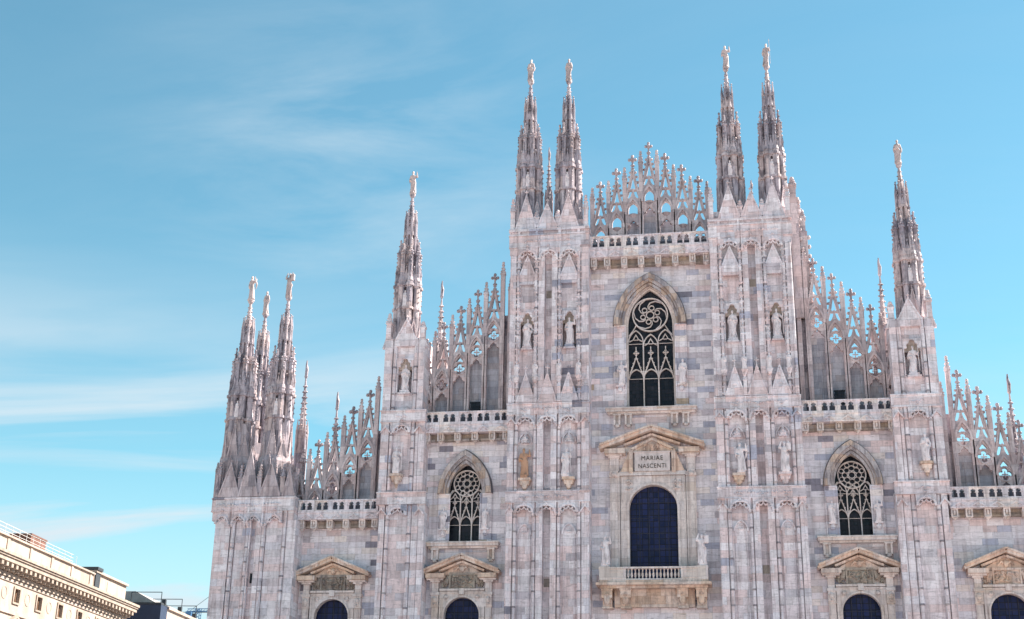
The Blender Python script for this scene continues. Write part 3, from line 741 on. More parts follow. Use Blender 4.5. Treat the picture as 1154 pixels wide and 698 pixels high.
# ------------------------------------------------------------------ statues: one continuous body each
def remesh(mb, name, mat, voxel=0.024):
    me = bpy.data.meshes.new("tmp"); me.from_pydata(mb.v, [], mb.f)
    b = bmesh.new(); b.from_mesh(me); bmesh.ops.recalc_face_normals(b, faces=b.faces); b.to_mesh(me); b.free()
    ob = bpy.data.objects.new("tmp", me); COL.objects.link(ob)
    r = ob.modifiers.new("r", 'REMESH'); r.mode = 'VOXEL'; r.voxel_size = voxel
    sm = ob.modifiers.new("s", 'SMOOTH'); sm.factor = .4; sm.iterations = 1
    dg = bpy.context.evaluated_depsgraph_get()
    res = bpy.data.meshes.new_from_object(ob.evaluated_get(dg)); res.name = name
    bpy.data.objects.remove(ob); bpy.data.meshes.remove(me)
    res.materials.clear(); res.materials.append(mat); res.shade_smooth()
    return res
def statue_mesh(name, mat, arms, turn=0.0, prop=None, beard=True, cloak=1, seed=1, plinth=True):
    """robed figure 1.85 m tall on a low plinth, facing -y"""
    rnd = random.Random(seed); mb = MB(); z0 = .14
    if plinth: mb.box(-.24, .24, -.22, .22, 0, z0+.02)
    H = [(0, .29, .24), (.12, .27, .225), (.35, .245, .205), (.62, .235, .20), (.86, .235, .19), (1.02, .215, .17), (1.14, .195, .15), (1.28, .225, .155), (1.40, .235, .145), (1.47, .17, .115), (1.52, .075, .075), (1.60, .062, .066)]
    n = 28; vs = []; ph = rnd.uniform(0, 6)
    for z, rx, ry in H:
        fold = .15*max(0.1, 1-z/1.25)
        bend = .05*sin(z*2.0+ph)
        for j in range(n):
            a = 2*pi*j/n
            k = 1+fold*sin(9*a+ph+z*.9)+.7*fold*sin(13*a-ph+z)
            vs.append((bend+rx*k*cos(a), ry*k*sin(a)-.02, z0+z))
    fs = [tuple(reversed(range(n))), tuple(range(len(vs)-n, len(vs)))]
    for i in range(len(H)-1):
        for j in range(n): fs.append((i*n+j, i*n+(j+1) % n, (i+1)*n+(j+1) % n, (i+1)*n+j))
    mb.add(vs, fs)
    bt = .05*sin(1.6*2+ph)
    hc = (bt, -.03, z0+1.69)
    mb.ball(hc, .098, .132, 10, 7)
    mb.ball((bt+turn*.02, -.05, z0+1.655), .075, .09, 8, 5)          # jaw
    mb.blob((bt+turn*.05, -.135, z0+1.675), .028, .05)               # nose
    for e in (-.04, .04): mb.ball((bt+e, -.112, z0+1.71), .02, .02, 6, 4)
    mb.ball((bt, .015, z0+1.72), .112, .12, 10, 6)                   # hair
    mb.ball((bt, .05, z0+1.62), .085, .12, 8, 5)
    if beard: mb.ball((bt+turn*.02, -.085, z0+1.575), .058, .10, 8, 5)
    for sgn, (el, ha) in zip((-1, 1), arms):
        sh = (bt*.6+sgn*.20, 0, z0+1.41)
        mb.tube([sh, el], [.085, .075], 8); mb.ball(el, .075, .075, 8, 5); mb.ball(sh, .09, .09, 8, 5)
        wr = tuple(el[i]+(ha[i]-el[i])*.85 for i in range(3))
        mb.tube([el, wr], [.085, .055], 8)                            # loose sleeve
        mb.ball(ha, .045, .06, 8, 5)
        d = (Vector(ha)-Vector(el)).normalized()
        for q in range(4):
            f = Vector(ha)+Vector(((q-1.5)*.022, 0, 0))
            mb.tube([f, f+d*.05+Vector((0, -.01, 0)), f+d*.085+Vector((0, -.03, -.01))], .016, 5)
        if ha[2] < z0+1.25:                                           # sleeve hanging from the forearm
            mb.tube([el, (el[0], el[1]+.02, el[2]-.25)], [.07, .03], 6)
    if cloak:
        mb.tube([(-.20, -.06, z0+1.44), (-.02, -.16, z0+1.22), (.20, -.12, z0+.95), (.26, .02, z0+.80)], [.05, .06, .06, .05], 7)
        mb.tube([(.24, -.05, z0+.92), (.20, -.17, z0+.55), (.16, -.19, z0+.2)], [.06, .065, .05], 7)
        mb.tube([(-.22, -.04, z0+1.0), (-.14, -.17, z0+.6), (-.10, -.2, z0+.15)], [.04, .055, .045], 7)
    if prop == 'staff': h = arms[1][1]; mb.tube([(h[0]+.03, h[1]-.02, z0), (h[0], h[1], h[2]), (h[0]-.02, h[1]+.02, z0+2.1)], .028, 6)
    if prop == 'cross':
        h = arms[1][1]; mb.tube([(h[0]+.02, h[1], z0), (h[0]-.02, h[1], z0+2.15)], .035, 6); mb.tube([(h[0]-.28, h[1], z0+1.85), (h[0]+.25, h[1], z0+1.85)], .035, 6)
    if prop == 'book': h = arms[0][1]; mb.box(h[0]-.10, h[0]+.12, h[1]-.07, h[1]+.0, h[2]-.12, h[2]+.14)
    if prop == 'wings':
        for sgn in (-1, 1): mb.tube([(sgn*.12, .14, z0+1.3), (sgn*.30, .2, z0+1.62), (sgn*.36, .2, z0+1.2), (sgn*.28, .18, z0+.8)], [.06, .09, .09, .03], 7)
    if prop == 'block': mb.box(.12, .42, -.2, .12, z0+1.25, z0+1.72)
    return remesh(mb, name, mat)
z = .14
A_FOLD = (((-.30, -.02, z+1.10), (-.05, -.20, z+1.18)), ((.30, -.02, z+1.10), (.07, -.20, z+1.10)))
A_STAFF = (((-.30, .0, z+1.08), (-.12, -.21, z+1.02)), ((.36, -.04, z+1.16), (.40, -.22, z+1.30)))
A_RAISE = (((-.32, -.02, z+1.10), (-.14, -.2, z+1.0)), ((.38, -.05, z+1.30), (.36, -.14, z+1.66)))
A_BOOK = (((-.31, -.04, z+1.10), (-.12, -.24, z+1.14)), ((.33, .02, z+1.08), (.33, -.10, z+.84)))
A_UP2 = (((-.36, -.05, z+1.40), (-.22, -.06, z+1.78)), ((.36, -.05, z+1.38), (.25, -.08, z+1.80)))
ST = {
 'fold': (A_FOLD, None, False), 'staff': (A_STAFF, 'staff', True), 'raise': (A_RAISE, None, True), 'book': (A_BOOK, 'book', True),
 'cross': (A_STAFF, 'cross', True), 'wings': (A_RAISE, 'wings', False), 'block': (A_UP2, 'block', True)}
MESH = {}
def get_statue(kind, mat=M_STATUE):
    key = (kind, mat.name)
    if key not in MESH:
        base = [v for (k, _), v in MESH.items() if k == kind]
        if base:
            MESH[key] = base[0].copy(); MESH[key].materials.clear(); MESH[key].materials.append(mat)
        else:
            arms, prop, beard = ST[kind]
            MESH[key] = statue_mesh("statue", mat, arms, .5, prop, beard, kind not in ('wings',), len(kind)*7+ord(kind[0]))
    return MESH[key]
def statue(label, kind, loc, h=2.0, rz=0.0, mat=M_STATUE, group=None, slim=.95):
    o = link("statue", get_statue(kind, mat), None, loc, rz)
    k = h/1.98; o.scale = (k*slim, k*slim, k)
    return tag(o, label, "statue", group)

def spire(parent, x, y, z, figures=True):
    if abs(x) < 25:
        mb = MB()
        for k in range(8):
            gb = MB(); gable(gb, 0, .84, 0, 2.3 if k % 2 == 0 else 1.7, -.10, .06, False, .3, 5)
            a = k*pi/4; ca, sa = cos(a), sin(a)
            gb.v = [(px_*ca-(py_-1.05)*sa, px_*sa+(py_-1.05)*ca, pz_) for px_, py_, pz_ in gb.v]; mb.add(gb.v, gb.f)
        mb.ngon((0, 0), 1.08, 1.0, -3, .6, 8)
        mb.build("spire_base", M_BASE, parent, (x, y, z-2.7))
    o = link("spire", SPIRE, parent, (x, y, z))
    for dx, dy, rz in ((0, -.86, 0), (.86, 0, pi/2), (-.86, 0, -pi/2)):
        f = link("niche_figure", get_statue('fold'), o, (dx, dy, .10), rz); f.scale = (.74, .6, .72)
    return o
for br, loc, k in FIG:
    f = link("figure", get_statue('fold'), br, loc); f.scale = (k, k, k)
SP = "spire-top statues"
sp_list = [
 (-9.82, 0, 49.8, 'book', "marble statue on the left spire of the pair left of the central gable"),
 (-6.56, 0, 49.6, 'fold', "marble statue on the right spire of the pair left of the central gable"),
 (6.56, 0, 49.75, 'raise', "marble statue on the left spire of the pair right of the central gable"),
 (9.88, 0, 49.65, 'staff', "marble statue on the right spire of the pair right of the central gable"),
 (-19.72, 0, 39.85, 'raise', "marble statue on the lone spire between the left corner cluster and central pairs"),
 (19.70, 0, 40.0, 'book', "marble statue on the lone spire at the right of the facade"),
 (-33.12, 0, 31.0, 'wings', "marble statue on the leftmost spire of the left corner cluster"),
 (-29.86, 0, 31.1, 'block', "marble statue with raised arms on the right front spire of the left corner cluster"),
 (-34.05, 6, 32.0, 'fold', "sunlit marble statue on the rear middle spire of the left corner cluster")]
owner = [-1, -1, 1, 1, -2, 2, -3, -3, -3]
for (x, y, z, kind, lab), ow in zip(sp_list, owner):
    spire(piers[ow], x, y, z)
    statue(lab, kind, (x, y, z+10.36), 2.25, random.uniform(-.3, .3), M_STATUE_TOP, SP, .80)

for x, y, z in ((33.12, 0, 31.0), (29.86, 0, 31.1), (34.05, 6, 32.0)): spire(piers[3], x, y, z)

# ---------------- balconies: balustrade, carved frieze, brackets
def balcony(x0, x1, z_top, z_floor, z_fr, z_bot, nb, yf=-1.0):
    cx = (x0+x1)/2; hw = (x1-x0)/2
    mb = MB(); mb.box(-hw, hw, yf-.06, 0.4, z_floor-.12, z_floor); mb.panel(rect(-hw, hw, z_fr+.02, z_floor-.12), [], yf, yf+.35)
    mb.box(-hw, hw, yf-.07, yf+.4, z_fr-.07, z_fr+.02); mb.box(-hw, hw, yf+.35, -.003, z_fr-.05, z_floor-.13)
    pitch = 2*hw/nb
    for i in range(nb):
        c = -hw+pitch*(i+.5)
        mb.bar(ogee(c, pitch*.40, z_fr+.0, (z_floor-z_fr)*.62), .09, yf-.09, yf+.1)
        finial(mb, c, yf-.06, z_fr+(z_floor-z_fr)*.45, (z_floor-z_fr)*.42)
        for q in (-.12, .12): mb.blob((c+q*pitch, yf-.03, z_fr+.10), .09)
        mb.bar(foil(c, z_fr+.2, .17, 3, pi/2, 14), .045, yf-.05, yf+.05, True)
    bal = mb.build("balcony", M_RAIL, cath, (cx, 0, 0))
    mb = MB(); holes = []
    zz0, zz1 = z_floor+.14, z_top-.14
    for i in range(nb):
        c = -hw+pitch*(i+.5)
        for q in (-.2*pitch, .2*pitch):
            h = pitch*.155; t = zz1-zz0
            holes.append([(c+q-h, zz0), (c+q-h, zz0+t*.52), (c+q-h*.55, zz0+t*.58), (c+q-h*.95, zz0+t*.72), (c+q-h*.6, zz0+t*.88), (c+q, zz1-.01),
                          (c+q+h*.6, zz0+t*.88), (c+q+h*.95, zz0+t*.72), (c+q+h*.55, zz0+t*.58), (c+q+h, zz0+t*.52), (c+q+h, zz0)])
    mb.panel(rect(-hw, hw, z_floor, z_top-.09), holes, yf+.02, yf+.20)
    mb.box(-hw, hw, yf-.05, yf+.27, z_top-.09, z_top); mb.box(-hw, hw, yf-.04, yf+.24, z_floor+.005, z_floor+.10)
    for i in range(nb+1):
        c = min(max(-hw+pitch*i, -hw+.09), hw-.09)
        mb.box(c-.07, c+.07, yf-.03, yf+.23, z_floor+.10, z_top-.09)
    mb.build("balustrade", M_RAIL, bal)
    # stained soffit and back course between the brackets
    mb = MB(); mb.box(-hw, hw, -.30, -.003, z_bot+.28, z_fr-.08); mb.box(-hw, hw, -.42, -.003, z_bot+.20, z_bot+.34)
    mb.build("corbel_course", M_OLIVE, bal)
    h = z_fr-.08-z_bot
    b = MB()
    for q in (-.19, .19): b.panel([(0, 0), (0, 0), (0, 0)], [], 0, 0) if False else b.box(q-.05, q+.05, yf+.12, -.30, -h*.82, 0)
    b.box(-.14, .14, yf+.26, -.30, -h*.95, -.06); b.box(-.24, .24, yf+.10, -.30, -.10, -.005); b.box(-.24, .24, yf+.13, -.30, -h*.88, -h*.78)
    b.ball((0, yf+.24, -h*.36), .12, .2, 6, 5); b.blob((0, yf+.34, -h*.95), .16, .18)
    me = b.mesh("bracket", M_FRAME)
    for i in range(nb+1):
        c = min(max(-hw+pitch*i, -hw+.28), hw-.28)
        link("bracket", me, bal, (c, 0, z_fr-.07))
    return bal
balcony(-4.70, 4.70, 45.15, 44.1, 43.4, 42.5, 7)
for s in (-1, 1):
    balcony(*sorted((10.97*s, 17.72*s)), 31.0, 30.05, 29.4, 28.6, 5)
    balcony(*sorted((20.97*s, 27.36*s)), 24.25, 23.35, 22.8, 22.0, 5)

# ---------------- openwork gable screens
GW = 1.33
def gablet_mesh(zb, lantern=False, seed=0):
    """openwork gablet. zb: foot below the finial tip (negative); z = 0 at the tip"""
    rnd = random.Random(seed)
    mb = MB(); y0, y1 = -.17, .17; hw = GW/2-.02
    side = [(hw, -4.15), (hw-.05, -3.85), (.50, -3.40), (.37, -2.80), (.26, -2.25), (.17, -1.80), (.10, -1.45)]
    right = [q for q in side if q[1] > zb+.06]
    if len(right) < len(side):
        k = len(side)-len(right); a, b = side[k-1], side[k]; f = (zb-a[1])/(b[1]-a[1]); right = [(a[0]+(b[0]-a[0])*f, zb)] + right
    else: right = [(hw, zb)] + right
    outer = [(-q[0], q[1]) for q in right] + [q for q in reversed(right)]
    holes = []
    def add(h):
        if min(p[1] for p in h) > zb+.08: holes.append(h)
    e = rnd.uniform(-.04, .04)
    add([(0, -2.08), (.07, -2.40), (.15, -2.85), (.21, -3.15), (.09, -3.22), (.05, -3.16), (0, -3.12), (-.05, -3.16), (-.09, -3.22), (-.21, -3.15), (-.15, -2.85), (-.07, -2.40)])
    for q in (-1, 1):
        add([(q*.05, -3.32), (q*.13, -3.30), (q*.27, -3.30), (q*.33, -3.52), (q*.42, -3.78), (q*.45, -4.0), (q*.33, -4.02), (q*.22, -3.90), (q*.15, -3.74), (q*.09, -3.52)])
    if lantern:
        add([(-.36, -5.45)] + [(-.37, -5.1)] + arc_pointed(0, .37, -5.0, -4.42, 5) + [(.37, -5.1), (.36, -5.45), (.12, -5.52), (-.12, -5.52)])
    else:
        add([(0, -4.42), (.13, -4.58), (.30, -4.82), (.20, -4.90), (.08, -4.80), (0, -4.88), (-.08, -4.80), (-.20, -4.90), (-.30, -4.82), (-.13, -4.58)])
        add(foil(0, -5.40, .46, 4, 0, 40, .48))
    lance = None
    if zb < -6.6:
        top = -5.98
        lance = [(-.50, zb+.04), (-.50, top-.62), (-.43, top-.46), (-.27, top-.40), (-.25, top-.22), (-.13, top-.12), (0, top), (.13, top-.12), (.25, top-.22), (.27, top-.40), (.43, top-.46), (.50, top-.62), (.50, zb+.04)]
        holes.append(lance)
    mb.panel(outer, holes, y0, y1)
    for q in (-1, 1): mb.bar([(q*(x-.07), zz) for x, zz in right if zz > -4.2], .10, y0-.10, y0+.04)
    if zb < -4.9:
        mb.bar([p for p in arc_pointed(0, hw-.06, -5.5, -4.10, 8) if p[1] > zb+.05], .15, y0-.16, y0+.03)
    if zb < -6.0 and not lantern:
        mb.bar(circ(0, -5.40, .53, 20), .07, y0-.07, y0+.03, True)
        mb.bar([(-.22, -5.40), (.22, -5.40)], .07, -.05, .05); mb.bar([(0, -5.62), (0, -5.18)], .07, -.04, .06)
    for q in (-1, 1):
        mb.box(q*hw-.07, q*hw+.07, y0-.12, y1+.05, zb, max(-4.15, zb+.05))
        for (xa, za), (xb, zb_) in zip(right[1:], right[2:]):
            r = rnd.uniform(.11, .15)
            mb.ball((q*((xa+xb)/2+.07), rnd.uniform(-.05, .05), (za+zb_)/2), r, r*.9, 6, 4)
    fb = MB(); s = rnd.uniform(.9, 1.05); finial(fb, rnd.uniform(-.02, .02), 0, -1.52*s, 1.52*s); fb.ball((0, 0, -1.0), .19, .12, 6, 4); fb.ball((0, 0, -1.4), .17, .12, 6, 4)
    if lantern and zb < -6.2:
        fb.lathe((0, 0), [(.05, -6.0), (.10, -5.86), (.26, -5.68), (.40, -5.52), (.40, -5.46)], 10)
    return mb.mesh2("gablet", M_LACE, fb, M_FINIAL)
def screen(xs, tops, zb, y, pins, name="openwork_gable"):
    mb = MB(); x0, x1 = min(xs)-GW/2, max(xs)+GW/2
    mb.box(x0, x1, y-.30, y+.45, zb-.3, zb)
    scr = mb.build(name, M_LACE, cath)
    mb = MB(); mb.box(x0, x1, y-.36, y-.30, zb+.01, zb+.86); mb.build('shade_strip', M_SHADE, scr)  # dark strip painting the walkway shade seen through the balustrade
    cache = {}
    for x, t in zip(xs, tops):
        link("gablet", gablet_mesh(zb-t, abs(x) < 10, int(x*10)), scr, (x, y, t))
        if zb-t < -6.6:
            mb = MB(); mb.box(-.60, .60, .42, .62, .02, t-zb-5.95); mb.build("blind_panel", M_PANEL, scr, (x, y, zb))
        if abs(x) > 10 and not (x > 10 and x < 15): 
            hh = t-zb-5.1
            if hh > .5: mb = MB(); mb.box(-.66, .66, 1.6, 1.9, .0, hh); mb.build("parapet_back", M_SPIRE, scr, (x, y, zb))
    for x, t in pins:
        mb = MB(); pinnacle(mb, 0, 0, 0, t-zb, .34, .3); mb.build("pinnacle", M_LACE, scr, (x, y-.08, zb))
    return scr
xs = [GW*(i-3) for i in range(7)]
tops = [50.75, 51.87, 53.0, 54.1, 53.0, 51.87, 50.75]
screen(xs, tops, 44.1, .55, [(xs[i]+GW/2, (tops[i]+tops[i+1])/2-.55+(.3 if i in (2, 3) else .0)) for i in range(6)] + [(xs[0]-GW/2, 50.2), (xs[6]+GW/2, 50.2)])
for s in (-1, 1):
    xs = [s*(12.62+1.36*i) for i in range(5)]; tops = [43.05-1.35*i for i in range(5)]
    screen(xs, tops, 30.05, .55, [(xs[i]+s*.68, tops[i]-.75) for i in range(4)] + [(s*11.94, 44.0), (s*11.3, 42.6)])
    mb = MB(); mb.box(-.36, .36, -.05, .2, 0, 2.0); mb.box(-.42, .42, -.07, .0, 2.0, 2.12); mb.build("doorway", M_VOID, cath, (s*13.98, .55, 30.06))
    xs = [s*(22.55+1.33*i) for i in range(5)]; tops = [33.5-1.33*i for i in range(5)]
    screen(xs, tops, 23.35, .55, [(xs[i]+s*.66, tops[i]-.75) for i in range(4)] + [(s*21.9, 34.6), (s*21.3, 32.6)])

for s in (-1, 1):
    for x0, x1, zb, zt in ((10.97, 11.98, 30.06, 39.5), (20.97, 21.92, 23.36, 30.2), (17.4, 18.6, 30.06, 34.0), (26.9, 28.0, 23.36, 26.0)):
        mb = MB(); mb.box(x0, x1, 1.0, 2.6, zb, zt); mb.box(x0+.1, x1-.1, .8, 1.0, zb, zt-1.2)
        if s < 0: mb.mirror()
        mb.build("gap_wall", M_SPIRE, cath)  # plain wall pieces added to fill the gaps beside the piers
# thin crocketed pinnacles rising from the buttresses of the aisles behind the screens
def thin_pinnacle_mesh(h):
    mb = MB()
    mb.ngon((0,0), .42, .40, 0, h*.42, 8)
    for k in range(4):
        a = k*pi/2+pi/4; mb.ngon((.46*cos(a), .46*sin(a)), .13, .12, 0, h*.44, 6); mb.ngon((.46*cos(a), .46*sin(a)), .14, .02, h*.44, h*.54, 6)
    mb.ngon((0,0), .44, .44, h*.41, h*.43, 8)
    mb.ngon((0,0), .32, .06, h*.43, h*.86, 8)
    for i in range(9):
        t = i/9; z = h*(.45+.39*t); r = .32-.26*t*.95
        for k in range(4): mb.blob(((r+.04)*cos(k*pi/2), (r+.04)*sin(k*pi/2), z), .095)
    mb.ngon((0,0), .08, .16, h*.86, h*.875, 8)
    mb.tube([(0,0,h*.875), (.04,0,h*.93), (-.02,0,h*.965), (.0,0,h)], [.13, .15, .09, .05], 8)
    return mb.mesh("thin_pinnacle", M_SPIRE)
TP = thin_pinnacle_mesh(11.5)
for x, y, zt, k in ((-30.1, 6.5, 38.2, 1), (-27.0, 6, 35.1, 1), (-18.3, 6, 44.8, 1), (18.2, 6, 45.0, 1), (27.2, 6, 34.7, 1), (-8.28, .6, 54.2, .75), (8.2, .6, 50.1, .5),
                    (12.3, 12, 45.5, .8), (12.4, 24, 46.5, .8), (22.4, 12, 35, .8), (-12.2, 18, 44.5, .8), (-22.2, 16, 34.0, .8)):
    o = link("thin_pinnacle", TP, cath, (x, y, zt-11.5*k)); o.scale = (k if k > .7 else .7, k if k > .7 else .7, k)

# crocketed parapet running back along the nave, seen end on behind the central piers
for s in (1,):
    mb = MB()
    mb.box(-.5, .5, .2, 3.2, 38, 46.2)
    crockets(mb, (.62, 38), (.62, 46), 7, .17, 1.0)
    mb.panel([(.45, 38), (1.5, 38), (1.35, 42.6), (.9, 45.6), (.45, 47.6)], [], 1.3, 1.7)
    crockets(mb, (1.45, 42.0), (.5, 47.4), 7, .18, 1.5)
    mb.box(-.02, .62, .0, 1.2, 38, 48.2); mb.box(.5, 1.25, .4, 1.25, 38, 45.4)
    for z_ in range(9): mb.ball((.72, .3+.1*(z_ % 2), 41.5+z_*.8), .17, .2, 6, 4); mb.ball((1.36, .6, 38.5+z_*.8), .15, .2, 6, 4)
    pinnacle(mb, .3, .4, 48.0, 50.2, .5); pinnacle(mb, .95, .7, 45.2, 47.4, .4)
    pinnacle(mb, .75, 2.6, 42, 49.4, .42); pinnacle(mb, 1.2, 6.5, 40, 46.2, .4)
    for k in range(8):
        pinnacle(mb, .95, 5+k*3.2, 41, 46.0, .35)
        mb.box(.78, 1.12, 5+k*3.2, 8.2+k*3.2, 41, 43.4)
    mb.shift(11.1, .2, 0)
    if s < 0: mb.mirror()
    mb.build("nave_parapet", M_LACE, cath)

# ---------------- traceried windows
def gothic_window(cx, hw, zb, zs, za, hood_hw, hood_zs, hood_za, rose_r, rose_z, swirl, sill_hw, lz):
    mb = MB()
    yj = -.10
    # splayed jambs and arch in three orders
    for i in range(3):
        h = hw+.08+.13*i
        mb.bar([(-h, zb)] + arc_pointed(0, h, zs, za+.12+.2*i, 12) + [(h, zb)], .14, .30-.16*i, .75-.10*i)
    win = mb.build("gothic_window", M_TRACERY, cath, (cx, 0, 0))
    mb = MB(); mb.panel(arch_p(0, hw+.05, zb-.1, zs, za+.06, 12), [], .62, .68); mb.build("pane", M_VOID, win)
    mb = MB()
    t = .058*hw/1.7+.014; y0, y1 = .40, .56
    third = 2*hw/3
    for x in (-third/2, third/2): mb.bar([(x, zb), (x, lz+.05)], t*1.25, y0-.03, y1)
    zl = zb+(lz-zb)*.52        # lower lights
    for i in (-1, 0, 1):
        c = i*third; h = third/2-.03
        mb.bar(arc_pointed(c, h, zl-.25, zl+.45*hw/1.7, 6), t, y0, y1)
        a = zl+.15*hw/1.7                                                  # steep openwork gable
        k = hw/1.72
        g0, g1 = zl+.05, zl+1.45*k
        mb.bar([(c-h+.05, g0), (c, g1), (c+h-.05, g0)], t*1.3, y0-.04, y1)
        for q in range(4):
            f = (q+.5)/4
            for sg in (-1, 1): mb.blob((c+sg*(h-.05)*(1-f)+sg*.04, y0-.02, g0+(g1-g0)*f+.03), .07*k)
        mb.bar([(c, g1-.1), (c, g1+.85*k)], t*.9, y0-.02, y1)
        for dx, dzz in ((0, .34), (-.14, .34), (.14, .34), (0, .5), (0, .2)): mb.blob((c+dx*k, y0+.02, g1+dzz*k), .11*k)
        hh = lz+(.2 if i else -.15)*k
        mb.bar(arc_pointed(c, h+.02, hh-.1, hh+.85*k, 7), t, y0, y1)     # upper lights
        mb.bar([(c-h*.9, hh-.05), (c-h*.35, hh+.12*k), (c, hh+.5*k), (c+h*.35, hh+.12*k), (c+h*.9, hh-.05)], t*.7, y0+.02, y1)
        mb.bar(foil(c, hh+.22*k, .2*k, 3, pi/2, 18), t*.55, y0+.03, y1, True)
    mb.bar([(-hw, lz-.05), (hw, lz-.05)], .035, y0+.08, y1)
    mb.bar([(-hw, zl-.3), (hw, zl-.3)], .035, y0+.08, y1)
    mb.bar(circ(0, rose_z, rose_r, 40), t*1.35, y0-.04, y1, True)
    if swirl:
        mb.bar(circ(0, rose_z, rose_r*.22, 16), t*.9, y0, y1, True)
        for k in range(6):
            a = k*pi/3+.3
            mb.bar(circ(rose_r*.43*cos(a), rose_z+rose_r*.43*sin(a), rose_r*.14, 14), t*.8, y0, y1, True)
            pts = [(rose_r*rr*cos(a+aa), rose_z+rose_r*rr*sin(a+aa)) for rr, aa in ((.36, .50), (.55, .44), (.74, .22), (.88, -.12), (.98, -.55))]
            mb.bar(pts, t*.85, y0, y1)
    else:
        mb.bar(circ(0, rose_z, rose_r*.24, 16), t*.8, y0, y1, True)
        for k in range(8):
            a = k*pi/4
            mb.bar(circ(rose_r*.50*cos(a), rose_z+rose_r*.50*sin(a), rose_r*.20, 12), t*.7, y0, y1, True)
            mb.bar(circ(rose_r*.80*cos(a+pi/8), rose_z+rose_r*.80*sin(a+pi/8), rose_r*.16, 12), t*.6, y0, y1, True)
    for sg in (-1, 1): mb.bar([(sg*hw*.98, lz+.6*hw/1.7), (sg*hw*.80, lz+1.0*hw/1.7), (sg*rose_r*.80, rose_z-rose_r*.60)], t*.9, y0, y1)
    mb.build("tracery", M_TRACERY, win)
    # hood mould
    mb = MB()
    for i, (w_, d_) in enumerate(((.36, -.55), (.24, -.34), (.2, -.18))):
        h = hood_hw-.13-.24*i
        mb.bar(arc_pointed(0, h, hood_zs, hood_za-.18-.30*i, 14), w_, d_, .02)
    mb.build("hood_mould", M_HOOD, win)
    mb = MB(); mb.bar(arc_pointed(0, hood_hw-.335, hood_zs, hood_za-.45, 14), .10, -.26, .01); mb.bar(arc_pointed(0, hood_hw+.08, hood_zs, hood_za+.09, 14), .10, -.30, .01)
    mb.build("hood_shade_ring", M_SHADE, win)  # dark bars painting the shadow gaps between and around the hood orders
    for sg in (-1, 1):
        mb = MB(); x = sg*(hood_hw-.40)
        mb.box(x-.36, x+.36, -.12, .02, zb, hood_zs); mb.tube([(x-.40, -.16, zb), (x-.40, -.16, hood_zs)], .07, 6); mb.tube([(x+.42, -.14, zb), (x+.42, -.14, hood_zs)], .07, 6)
        mb.box(x-.42, x+.42, -.24, -.02, hood_zs-.12, hood_zs)
        mb.prism([(x-.3, -.45), (x+.3, -.45), (x+.3, -.1), (x-.3, -.1)], zb+(hood_zs-zb)*.27-.12, zb+(hood_zs-zb)*.27); mb.ball((x, -.25, zb+(hood_zs-zb)*.27-.32), .2, .24, 8, 5)
        mb.build("jamb", M_WALL, win)
    mb = MB(); mb.box(-sill_hw, sill_hw, -.72, .30, zb-.36, zb-.02); mb.box(-sill_hw-.06, sill_hw+.06, -.80, -.003, zb-.16, zb-.06); mb.box(-sill_hw+.1, sill_hw-.1, -.45, -.003, zb-.5, zb-.36)
    sill = mb.build("sill", M_FRAME, win)
    xs_ = (-2.6, -1.75, 1.75, 2.6) if swirl else (-2.15, 2.15)
    for x in xs_:
        b = MB(); b.box(-.26, -.12, -.5, -.003, -.85, 0); b.box(.12, .26, -.5, -.003, -.85, 0); b.box(-.12, .12, -.25, -.003, -.8, 0); b.box(-.3, .3, -.55, -.003, -.12, 0); b.ball((0, -.3, -.9), .2, .16, 8, 4)
        b.build("corbel", M_FRAME, win, (x, 0, zb-.5))
    return win
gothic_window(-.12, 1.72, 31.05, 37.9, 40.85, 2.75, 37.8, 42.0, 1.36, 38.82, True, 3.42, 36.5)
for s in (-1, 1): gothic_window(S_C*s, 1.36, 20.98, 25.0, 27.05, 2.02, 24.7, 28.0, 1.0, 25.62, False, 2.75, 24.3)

# ---------------- pedimented windows over the portals
def relief(mb, x0, x1, z0, z1, y, seed, n=26):
    rnd = random.Random(seed)
    for i in range(n):
        x, zz = rnd.uniform(x0+.1, x1-.1), rnd.uniform(z0+.1, z1-.1)
        a = rnd.uniform(0, pi); l = rnd.uniform(.10, .24); r = rnd.uniform(.05, .09)
        mb.tube([(x-l*cos(a), y, zz-l*sin(a)), (x, y-.12, zz), (x+l*cos(a), y, zz+l*sin(a))], [r*.6, r, r*.6], 6)
        if i % 4 == 0: mb.ball((x, y-.13, zz+.15), .085, .10, 7, 5)
def navy_window(parent, hw, zb, zs, y, nx, zstep):
    mb = MB(); mb.panel(arch_r(0, hw+.06, zb, zs, 20), [], y, y+.06); p = mb.build("pane", M_GLASS, parent)
    mb = MB()
    for i in range(1, nx):
        x = -hw+2*hw*i/nx; mb.box(x-.025, x+.025, y-.05, y-.002, zb, zs+sqrt(max(0, hw*hw-x*x)))
    z_ = zb+zstep*.5
    while z_ < zs+hw*.85:
        h = hw if z_ < zs else sqrt(max(0, hw*hw-(z_-zs)**2))
        mb.box(-h, h, y-.04, y-.003, z_-.02, z_+.02); z_ += zstep
    mb.build("glazing_bars", M_LEAD, parent)
